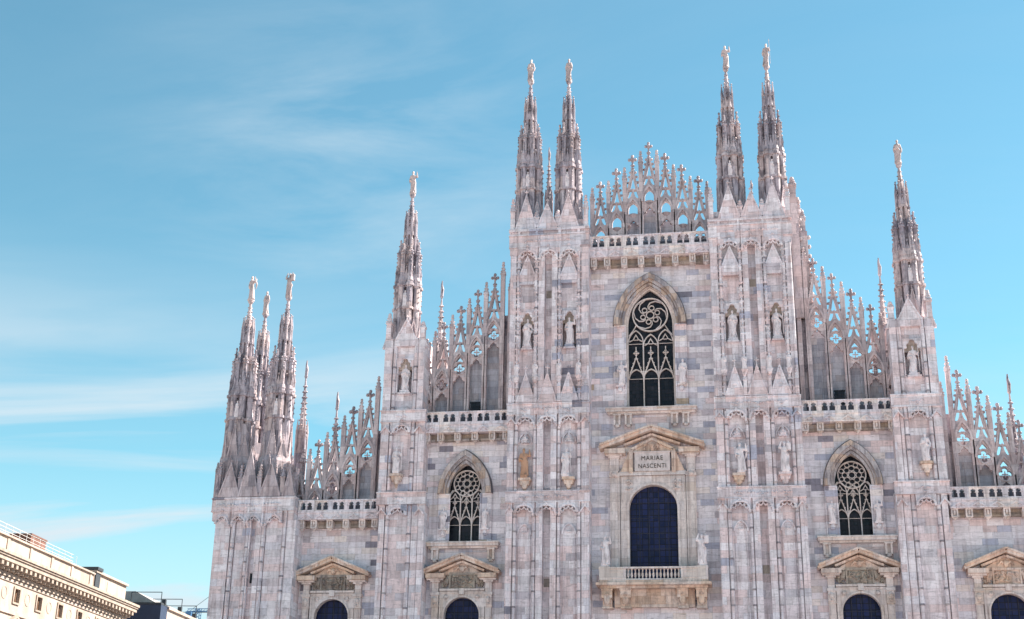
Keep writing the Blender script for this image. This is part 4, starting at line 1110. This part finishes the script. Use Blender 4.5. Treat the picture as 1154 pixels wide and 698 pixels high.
def portal(cx, dz, seed):
    win = MB(); hw = 1.32; zs = 15.60+dz
    win.panel([(-1.72, 11.0), (-1.72, 17.36+dz), (1.72, 17.36+dz), (1.72, 11.0)] + list(reversed(arch_r(0, hw, 11.0, zs, 18))), [], -.22, .25)
    win.bar([(-hw-.07, 11.0)] + arc_round(0, hw+.07, zs, 20) + [(hw+.07, 11.0)], .13, -.30, .3)
    win.bar([(-1.64, 11.0), (-1.64, 17.28+dz), (1.64, 17.28+dz), (1.64, 11.0)], .12, -.30, -.1)
    for q in (-1, 1):
        win.ball((q*1.18, -.24, 16.93+dz), .17, .17, 8, 5); win.bar(circ(q*1.18, 16.93+dz, .24, 12), .05, -.26, -.2, True)
    o = win.build("portal_window", M_FRAME, cath, (cx, 0, 0))
    navy_window(o, hw, 11.0, zs, .40, 4, 1.05)
    p = MB()
    for q in (-1, 1):
        x = q*2.02
        p.box(x-.24, x+.24, -.30, -.003, 11, 16.2+dz); p.box(x-.15, x+.15, -.34, -.29, 11, 16.0+dz)
        p.box(x-.30, x+.30, -.38, -.003, 16.2+dz, 16.34+dz)
        p.box(x-.27, x+.27, -.42, -.003, 16.34+dz, 17.06+dz); p.ball((x, -.42, 16.72+dz), .2, .26, 8, 5); p.blob((x, -.5, 16.42+dz), .13, .12)
        p.box(x-.33, x+.33, -.5, -.003, 17.06+dz, 17.26+dz)
        p.box(x-.24, x+.24, -.40, -.003, 17.26+dz, 18.0+dz); p.box(x-.36, x+.36, -.56, -.003, 18.0+dz, 18.14+dz)
        p.box(x-.62, x+.62, -.70, -.003, 18.14+dz, 18.26+dz)
    p.box(-1.72, 1.72, -.38, -.003, 17.38+dz, 17.54+dz); p.box(-.2, .2, -.44, -.1, 17.1+dz, 17.56+dz)
    p.build("pilasters", M_FRAME, o)
    p = MB()
    for q in (-1, 1):
        p.box(min(q*1.28, q*2.68), max(q*1.28, q*2.68), -.92, -.003, 18.27+dz, 18.60+dz)
        p.bar([(q*2.9, 18.63+dz), (q*.02, 19.80+dz)], .22, -1.0, -.003)
        p.bar([(q*2.84, 18.83+dz), (q*.02, 19.99+dz)], .14, -1.12, -.003)
        p.bar([(q*1.7, 18.82+dz), (q*.02, 19.50+dz)], .16, -.62, -.003)
    p.panel([(-1.75, 18.55+dz), (1.75, 18.55+dz), (.02, 19.55+dz)], [], -.26, -.003)
    p.ball((0, -.36, 18.98+dz), .22, .24, 8, 6)
    for q in (-.32, .32): p.tube([(0, -.34, 18.98+dz), (q, -.36, 19.12+dz), (q*1.7, -.34, 18.86+dz)], [.12, .11, .04], 6)
    p.build("pediment", M_TAN, o)
    p = MB(); p.box(-.98, .98, -.22, -.003, 17.56+dz, 18.66+dz)
    p.bar([(-.92, 17.58+dz), (-.92, 18.62+dz), (.92, 18.62+dz), (.92, 17.58+dz)], .12, -.36, -.1)
    relief(p, -.84, .84, 17.62+dz, 18.52+dz, -.22, seed, 34)
    for q in (-1, 1):
        p.tube([(q*1.05, -.2, 18.5+dz), (q*1.2, -.24, 18.0+dz), (q*1.55, -.22, 17.75+dz)], [.14, .2, .2], 7); relief(p, min(q*1.08, q*1.66), max(q*1.08, q*1.66), 17.56+dz, 18.3+dz, -.12, seed+9, 9)
    p.build("relief_panel", M_RELIEF if seed % 2 else M_TAN, o)
    return o
portal(-S_C, -.05, 1); portal(S_C, 0, 3); portal(-E_C, -.12, 5); portal(E_C, -.12, 4)

# central balcony window
o = MB(); hw = 1.78; zs = 23.27
o.panel([(-2.42, 17.5), (-2.42, 25.75), (2.42, 25.75), (2.42, 17.5)] + list(reversed(arch_r(0, hw, 17.5, zs, 24))), [], -.20, .30)
o.bar([(-hw-.10, 17.5)] + arc_round(0, hw+.10, zs, 28) + [(hw+.10, 17.5)], .18, -.28, .4)
for q in (-1, 1):
    o.bar([(q*1.25, 25.6), (q*2.25, 25.6), (q*2.25, 24.0)], .07, -.25, -.15); relief(o, min(q*1.5, q*2.2), max(q*1.5, q*2.2), 24.5, 25.5, -.18, 20+q, 8)
cw = o.build("portal_window", M_FRAME, cath, (-.12, 0, 0))
navy_window(cw, hw, 17.5, zs, .42, 5, 1.15)
p = MB()
for q in (-1, 1):
    x = q*2.86
    p.box(x-.34, x+.34, -.28, -.003, 17.5, 25.7); p.box(x-.22, x+.22, -.34, -.27, 17.6, 25.5)
    p.box(q*2.53-.06, q*2.53+.06, -.30, -.1, 17.5, 25.7)
    p.box(x-.40, x+.40, -.40, -.003, 25.7, 26.0)
    p.box(x-.30, x+.30, -.44, -.003, 26.0, 26.14); p.ball((x, -.36, 25.86), .24, .2, 8, 5)
    p.box(x-.34, x+.34, -.36, -.003, 26.14, 27.14); p.box(x-.42, x+.42, -.5, -.003, 27.14, 27.26)
    p.box(x-.62, x+.62, -.62, -.003, 27.26, 27.36)
p.box(-2.46, 2.46, -.36, -.003, 25.78, 26.0); p.box(-2.5, 2.5, -.28, -.003, 26.0, 26.1)
p.build("pilasters", M_FRAME, cw)
p = MB()
for q in (-1, 1):
    p.box(min(q*2.0, q*3.55), max(q*2.0, q*3.55), -.95, -.003, 27.37, 27.74)
    p.bar([(q*3.95, 27.80), (q*.02, 29.22)], .26, -1.05, -.003); p.bar([(q*3.9, 28.02), (q*.02, 29.42)], .15, -1.18, -.003)
    p.bar([(q*2.1, 28.1), (q*.02, 28.86)], .16, -.6, -.003)
    p.box(min(q*1.45, q*1.75), max(q*1.45, q*1.75), -.45, -.003, 26.0, 27.75)
    p.panel([(q*1.75, 26.1), (q*2.4, 26.1), (q*1.75, 27.6)], [], -.3, -.003)
p.panel([(-1.9, 27.5), (1.9, 27.5), (.02, 28.9)], [], -.26, -.003)
p.bar([(-1.6, 27.75), (0, 28.55), (1.6, 27.75)], .18, -.45, -.1)
relief(p, -.8, .8, 27.62, 28.3, -.24, 77, 16); p.ball((0, -.32, 28.1), .18, .2, 8, 5)
p.build("pediment", M_TAN, cw)
p = MB(); p.box(-1.32, 1.32, -.40, -.003, 26.08, 27.50); p.box(-1.38, 1.38, -.46, -.2, 27.50, 27.58); pl = p.build("plaque", M_PLAQUE, cw, (0, 0, 0))
def text(body, width, height):
    c = bpy.data.curves.new("t", 'FONT'); c.body = body; c.size = 1; c.align_x = 'CENTER'; c.extrude = .02; c.space_character = 1.12; c.offset = -.006
    ob = bpy.data.objects.new("t", c); COL.objects.link(ob)
    me = bpy.data.meshes.new_from_object(ob.evaluated_get(bpy.context.evaluated_depsgraph_get()))
    bpy.data.objects.remove(ob); bpy.data.curves.remove(c)
    xs_ = [v.co.x for v in me.vertices]; ys_ = [v.co.y for v in me.vertices]
    kx, ky = width/(max(xs_)-min(xs_)), height/(max(ys_)-min(ys_))
    for v in me.vertices: v.co = ((v.co.x-(max(xs_)+min(xs_))/2)*kx, (v.co.y-min(ys_))*ky, v.co.z)
    me.transform(Matrix.Rotation(pi/2, 4, 'X')); me.materials.clear(); me.materials.append(M_LETTER)
    return me
link("lettering", text("MARIAE", 1.60, .33), pl, (0, -.42, 26.90)); link("lettering", text("NASCENTI", 2.06, .33), pl, (0, -.42, 26.30))
# balcony of the central window
p = MB()
p.box(-3.95, 3.95, -1.55, -.003, 17.62, 17.80); p.box(-4.15, 4.15, -1.75, -.003, 17.44, 17.62); p.box(-3.85, 3.85, -1.35, -.003, 17.26, 17.44)
p.box(-2.9, 2.9, -.55, -.003, 16.0, 17.26); p.bar(rect(-1.2, 1.2, 16.3, 16.95), .08, -.60, -.5, True); p.box(-1.9, 1.9, -1.62, -1.5, 17.45, 17.78)
cb = p.build("balcony", M_TAN, cath, (-.12, 0, 0))
p = MB()
for q in (-1, 1):
    p.box(min(q*1.98, q*3.88), max(q*1.98, q*3.88), -1.50, -1.15, 17.8, 18.62); p.bar(rect(min(q*2.2, q*3.3), max(q*2.2, q*3.3), 17.98, 18.45), .06, -1.54, -1.45, True)
    p.box(min(q*3.15, q*3.92), max(q*3.15, q*3.92), -1.56, -.86, 17.81, 18.80)
    p.box(min(q*3.6, q*3.9), max(q*3.6, q*3.9), -1.15, -.003, 17.81, 18.6)
p.box(-3.95, 3.95, -1.58, -1.08, 18.62, 18.74); p.box(-1.98, 1.98, -1.5, -1.15, 17.8, 17.9)
bl = p.build("parapet", M_TRACERY, cb)
b = MB(); b.lathe((0, 0), [(.07, 0), (.07, .06), (.05, .1), (.095, .24), (.10, .32), (.05, .5), (.045, .6), (.07, .66), (.07, .72)], 8); me = b.mesh("baluster", M_TRACERY, True)
for i in range(15): link("baluster", me, cb, (-1.82+i*.26, -1.32, 17.9))
b = MB(); b.box(-.38, .38, -1.2, -.003, .72, 1.35); b.box(-.42, .42, -1.28, -.003, 1.25, 1.37)
b.box(-.34, .34, -.8, -.003, .1, .72); b.box(-.38, .38, -.95, -.003, 0, .1); b.ball((0, -1.0, .62), .28, .42, 8, 6); b.blob((0, -1.22, .95), .18, .22)
me = b.mesh("bracket", M_TAN)
for x in (-3.4, -2.05, 2.05, 3.4): link("bracket", me, cb, (x, 0, 15.88))

# ---------------- statues on the front
NI, CO, JA = "statues in the upper niches of the piers", "statues on the consoles of the piers", "statues beside the traceried windows"
CN = {-1: "broad pier left of the central window", 1: "broad pier right of the central window"}
for s, kinds in ((-1, ('book', 'raise')), (1, ('fold', 'cross'))):
    for c, k in zip(sorted((6.26*s, 9.58*s)), kinds):
        side = "left" if c == min(6.26*s, 9.58*s) else "right"
        statue(f"robed statue in the {side} niche high on the {CN[s]}", k, (c, -1.28, 35.95), 2.35, random.uniform(-.2, .2), group=NI)
for s, kinds in ((-1, (('raise', True), ('staff', False))), (1, (('wings', False), ('block', False)))):
    for c, (k, t) in zip(sorted((6.45*s, 9.62*s)), kinds):
        side = "left" if c == min(6.45*s, 9.62*s) else "right"
        adj = "orange-brown" if t else "pale"
        statue(f"{adj} statue on the {side} console of the {CN[s]}", k, (c, -1.85, 25.4), 2.3, random.uniform(-.3, .3), M_STATUE_TAN if t else M_STATUE, CO)
        tmp = None
statue("white robed statue in the niche below the lone spire at the left", 'fold', (-19.29, -1.05, 32.77), 2.2, .1, group=NI)
statue("white robed statue in the niche below the lone spire at the right", 'staff', (19.29, -1.05, 32.77), 2.2, -.1, group=NI)
statue("white statue on a console left of the left traceried window and its jambs", 'cross', (-19.55, -1.70, 26.0), 2.1, .1, group=CO)
statue("pale statue on a console right of the right traceried window and its jambs", 'book', (19.55, -1.70, 26.0), 2.1, -.2, group=CO)
for cx, hh, zb, zt, nm in ((0, 2.75, 31.05, 37.8, "large central"), (-S_C, 2.02, 20.98, 24.6, "left"), (S_C, 2.02, 20.98, 24.6, "right")):
    for q, sd in ((-1, "left"), (1, "right")):
        statue(f"grey statue on the {sd} jamb of the {nm} traceried window", ('book', 'fold', 'staff', 'raise')[(int(cx+20)+q) % 4], (cx+q*(hh-.40), -.30, zb+(zt-zb)*.27), 2.0 if cx == 0 else 1.65, q*-.2, group=JA)
statue("draped marble statue standing on the left end of the central window balcony", 'raise', (-3.6, -1.2, 18.80), 2.35, -.3)
statue("draped marble statue standing on the right end of the central window balcony", 'block', (3.4, -1.2, 18.80), 2.35, .3)

# ------------------------------------------------------------------ street side: the cream palace on the left
PAL = thing("palace", "cream stone palace with bracketed cornice in sunlight at lower left", "building", (-61.907, 16.11, 0), math.atan2(0.99681502, -0.07974844) - pi/2)
# local axes of the palace: +y runs along the street away from us, +x points out of its front
def pbuild(mb, name, mat, parent=PAL, loc=(0,0,0)): return mb.build(name, mat, parent, loc)
S0, S1 = -46.0, 36.4
def fplate(mb, y0, y1, z0, z1, holes, x0, x1):
    """plate in the yz plane with holes, front face at x1"""
    t = MB(); t.panel(rect(y0, y1, z0, z1), holes, -x1, -x0)
    mb.add([(-p[1], p[0], p[2]) for p in t.v], t.f)
mb = MB(); hol = []
win_s = [7.2+5.22*i for i in range(-9, 6)]
for sc in win_s:
    hol.append(rect(sc-.58, sc+.58, 20.25, 21.55))
    hol.append(rect(sc-.85, sc+.85, 14.2, 17.6)); hol.append(rect(sc-.85, sc+.85, 7.2, 10.8))
fplate(mb, S0, S1, 0, 22.3, hol, -1.75, -1.20)
mb.box(-16, -1.9, S0+.1, S1-.1, 0, 24.4); mb.box(-1.85, -1.2, S1-.3, S1, 0, 22.3)
mb.box(-1.25, -1.05, S0, S1+.1, 19.05, 19.35); mb.box(-1.22, -1.02, S0, S1+.1, 12.0, 12.5); mb.box(-1.22, -1.1, S0, S1+.1, 22.0, 22.3)
for sc in [9.8+5.22*i for i in range(-9, 6)]:
    t = MB(); t.panel(circ(0, 0, .62, 20), [circ(0, 0, .50, 20)], -.04, .06); mb.add([(-1.2-p[1]-.0, sc+p[0], 20.9+p[2]) for p in t.v], t.f)
wall = pbuild(mb, "wall", M_PLASTER)
mb = MB(); mb.box(-14, -1.55, S0+.2, 26.4, 24.5, 26.15); mb.box(-14, -1.50, 26.4, S1-.05, 24.5, 26.45); mb.box(-14.1, -1.35, S0+.2, 26.4, 26.15, 26.32); mb.box(-14.1, -1.25, 26.45, S1+.1, 26.45, 26.68)
for sc in [4.6+5.22*i for i in range(-8, 6)]: mb.box(-1.57, -1.46, sc-.25, sc+.25, 24.55, 26.0)
pbuild(mb, "attic", M_PLASTER)
mb = MB(); mb.box(-1.9, 0.0, S0, S1+.7, 23.85, 24.05); mb.box(-1.9, .12, S0, S1+.8, 24.05, 24.3); mb.box(-1.9, -.12, S0, S1+.6, 23.45, 23.85); mb.box(-1.9, -1.0, S0, S1+.1, 22.35, 22.75)
mb.box(-14, -.5, S0, S1+.5, 24.3, 24.45)
cor = pbuild(mb, "cornice", M_CORNICE)
b = MB(); b.box(-1.0, -.2, -.22, .22, .25, .68); b.box(-1.0, -.55, -.2, .2, 0, .25); me = b.mesh("bracket", M_CORNICE)
nb = 70
for i in range(nb): link("bracket", me, cor, (0, S1-.4-i*1.05, 22.77))
for sc in win_s:
    f = MB()
    f.bar(rect(-.66, .66, 20.17, 21.63), .18, .0, .14, True); f.box(-.9, .9, -.12, .0, 21.75, 21.9) if False else None
    f.v = [(-p[1]-1.08, p[0], p[2]) for p in f.v]
    fr = pbuild(f, "window", M_CORNICE, PAL, (0, sc, 0))
    q = MB(); q.box(-1.66, -1.6, -.6, .6, 20.2, 21.6); q.build("pane", M_VOID, fr)
    for k_, dy in enumerate((-.44, .40)):
        q = MB(); q.box(-1.45, -1.40, dy-.14, dy+.18, 20.26, 21.54)
        for z_ in range(7): q.box(-1.40, -1.385, dy-.10, dy+.14, 20.34+z_*.165, 20.44+z_*.165)
        q.build("shutter", M_SHUTTER, fr)
    f = MB(); f.bar([(-1.0, 14.1), (-1.0, 17.75), (1.0, 17.75), (1.0, 14.1)], .3, 0, .16); f.bar([(-1.45, 18.2), (0, 18.9), (1.45, 18.2)], .22, -.35, .1); f.box(-1.45, 1.45, -.3, .1, 18.0, 18.2)
    f.v = [(-p[1]-1.08 if True else 0, p[0], p[2]) for p in f.v]
    f.v = [(p[0], p[1], p[2]) for p in f.v]
    fr = pbuild(f, "window", M_CORNICE, PAL, (0, sc, 0))
    q = MB(); q.box(-1.66, -1.6, -.88, .88, 14.1, 17.65); q.build("pane", M_VOID, fr)
mb = MB()
for y in [S0+1+i*1.6 for i in range(int((21.2-S0)/1.6)+1)]: mb.tube([(-2.0, y, 26.3), (-2.0, y, 27.45)], .026, 5)
for z_ in (26.75, 27.1, 27.45): mb.tube([(-2.0, S0+1, z_), (-2.0, 21.3, z_)], .02, 5)
pbuild(mb, "roof_railing", M_WHITEPAINT)
mb = MB(); mb.box(-5.2, -3.0, 12.5, 16.2, 26.3, 27.9); mb.box(-5.3, -2.9, 12.4, 16.3, 27.9, 28.06); mb.box(-5.0, -3.4, 9.4, 11.2, 26.3, 27.2)
pbuild(mb, "roof_box", M_BRICKRED)
mb = MB(); mb.box(-3.2, -1.15, 26.4, 28.0, 26.7, 27.05); mb.box(-3.0, -1.35, 26.55, 27.9, 24.6, 26.72); pbuild(mb, "chimney", M_IRON)
mb = MB(); mb.ball((-8, 33, 26.6), 2.6, 1.3, 16, 8); pbuild(mb, "roof_dome", M_ROOFSHEET)

# dark block and beige block further along the street
ROT = math.atan2(0.99681502, -0.07974844) - pi/2
def along(s_, off=0.0): return (-61.907-0.07974844*s_+0.99681502*off, 16.11+0.99681502*s_+0.07974844*off, 0)
NV = thing("office_block", "dark navy clad block in shade beyond the cream palace", "building", along(44.77), ROT)
mb = MB(); mb.box(-9.5, 0, 0, 2.4, 0, 25.55); mb.build("wall", M_NAVY, NV)
mb = MB(); mb.box(-9.6, .02, -.1, 2.4, 25.55, 25.8); mb.build("coping", M_IRON, NV)
BG = thing("apartment_block", "cream building between the navy block and the cathedral, with rooftop frames", "building", along(47.2), ROT)
mb = MB(); mb.box(-14, 0, 0, 70, 0, 25.3); mb.box(-14, .25, -.0, 70.2, 25.3, 25.62); mb.build("wall", M_PLASTER, BG)
mb = MB(); mb.panel([(-13.5, 25.6), (-.6, 25.6), (-4.5, 27.6), (-9.5, 27.6)], [], .4, 69); mb.build("roof", M_ROOFSHEET, BG)
for i in range(12):
    f = MB(); f.box(-.1, .08, -.75, .75, 21.4, 23.9); w_ = f.build("window", M_CORNICE, BG, (0, 3+i*5.5, 0))
    q = MB(); q.box(.08, .11, -.55, .55, 21.6, 23.7); q.build("pane", M_VOID, w_)
for i, (y, h) in enumerate(((-1.2, 1.55), (5.0, 1.6), (11, 1.6), (17, 1.6))):
    f = MB()
    for q in (0, 3.9): f.tube([(-3.8+q-(i == 0)*.6, y, 25.62), (-3.8+q-(i == 0)*.6, y, 25.7+h)], .05, 5)
    f.tube([(-3.8-(i == 0)*.6, y, 25.7+h), (.1-(i == 0)*.6, y, 25.7+h)], .05, 5)
    f.box(-.35, .15, y-.2, y+.2, 25.75, 26.3)
    f.build("roof_frame", M_IRON, BG)
CRN = thing("roof_crane", "small blue lattice crane on the roofs beside the cathedral corner", "crane", along(64.0, -1.5)[:2]+(25.9,))
mb = MB()
for q in ((-.3,-.3), (.3,-.3), (.3,.3), (-.3,.3)): mb.tube([(q[0], q[1], 0), (q[0], q[1], 1.9)], .05, 5)
for k in range(4):
    mb.tube([(-.3, -.3, k*.45), (.3, -.3, k*.45+.45)], .04, 5); mb.tube([(.3, .3, k*.45), (-.3, .3, k*.45+.45)], .04, 5)
mb.build("mast", M_BLUESTEEL, CRN)
mb = MB()
for dy, dz_ in ((-.2, 0), (.2, 0), (0, .35)): mb.tube([(-1.6, dy, 1.5+dz_), (3.2, dy, 1.5+dz_)], .05, 5)
for k in range(10): mb.tube([(-1.6+k*.48, -.2, 1.5), (-1.36+k*.48, 0, 1.85), (-1.12+k*.48, .2, 1.5)], .035, 5)
mb.box(-1.7, -.9, -.4, .4, .7, 1.45)
mb.build("jib", M_BLUESTEEL, CRN)
mb = MB(); mb.tube([(-.8, 0, 1.9), (3.0, -.2, 4.6)], .03, 5); mb.build("cable", M_IRON, CRN)
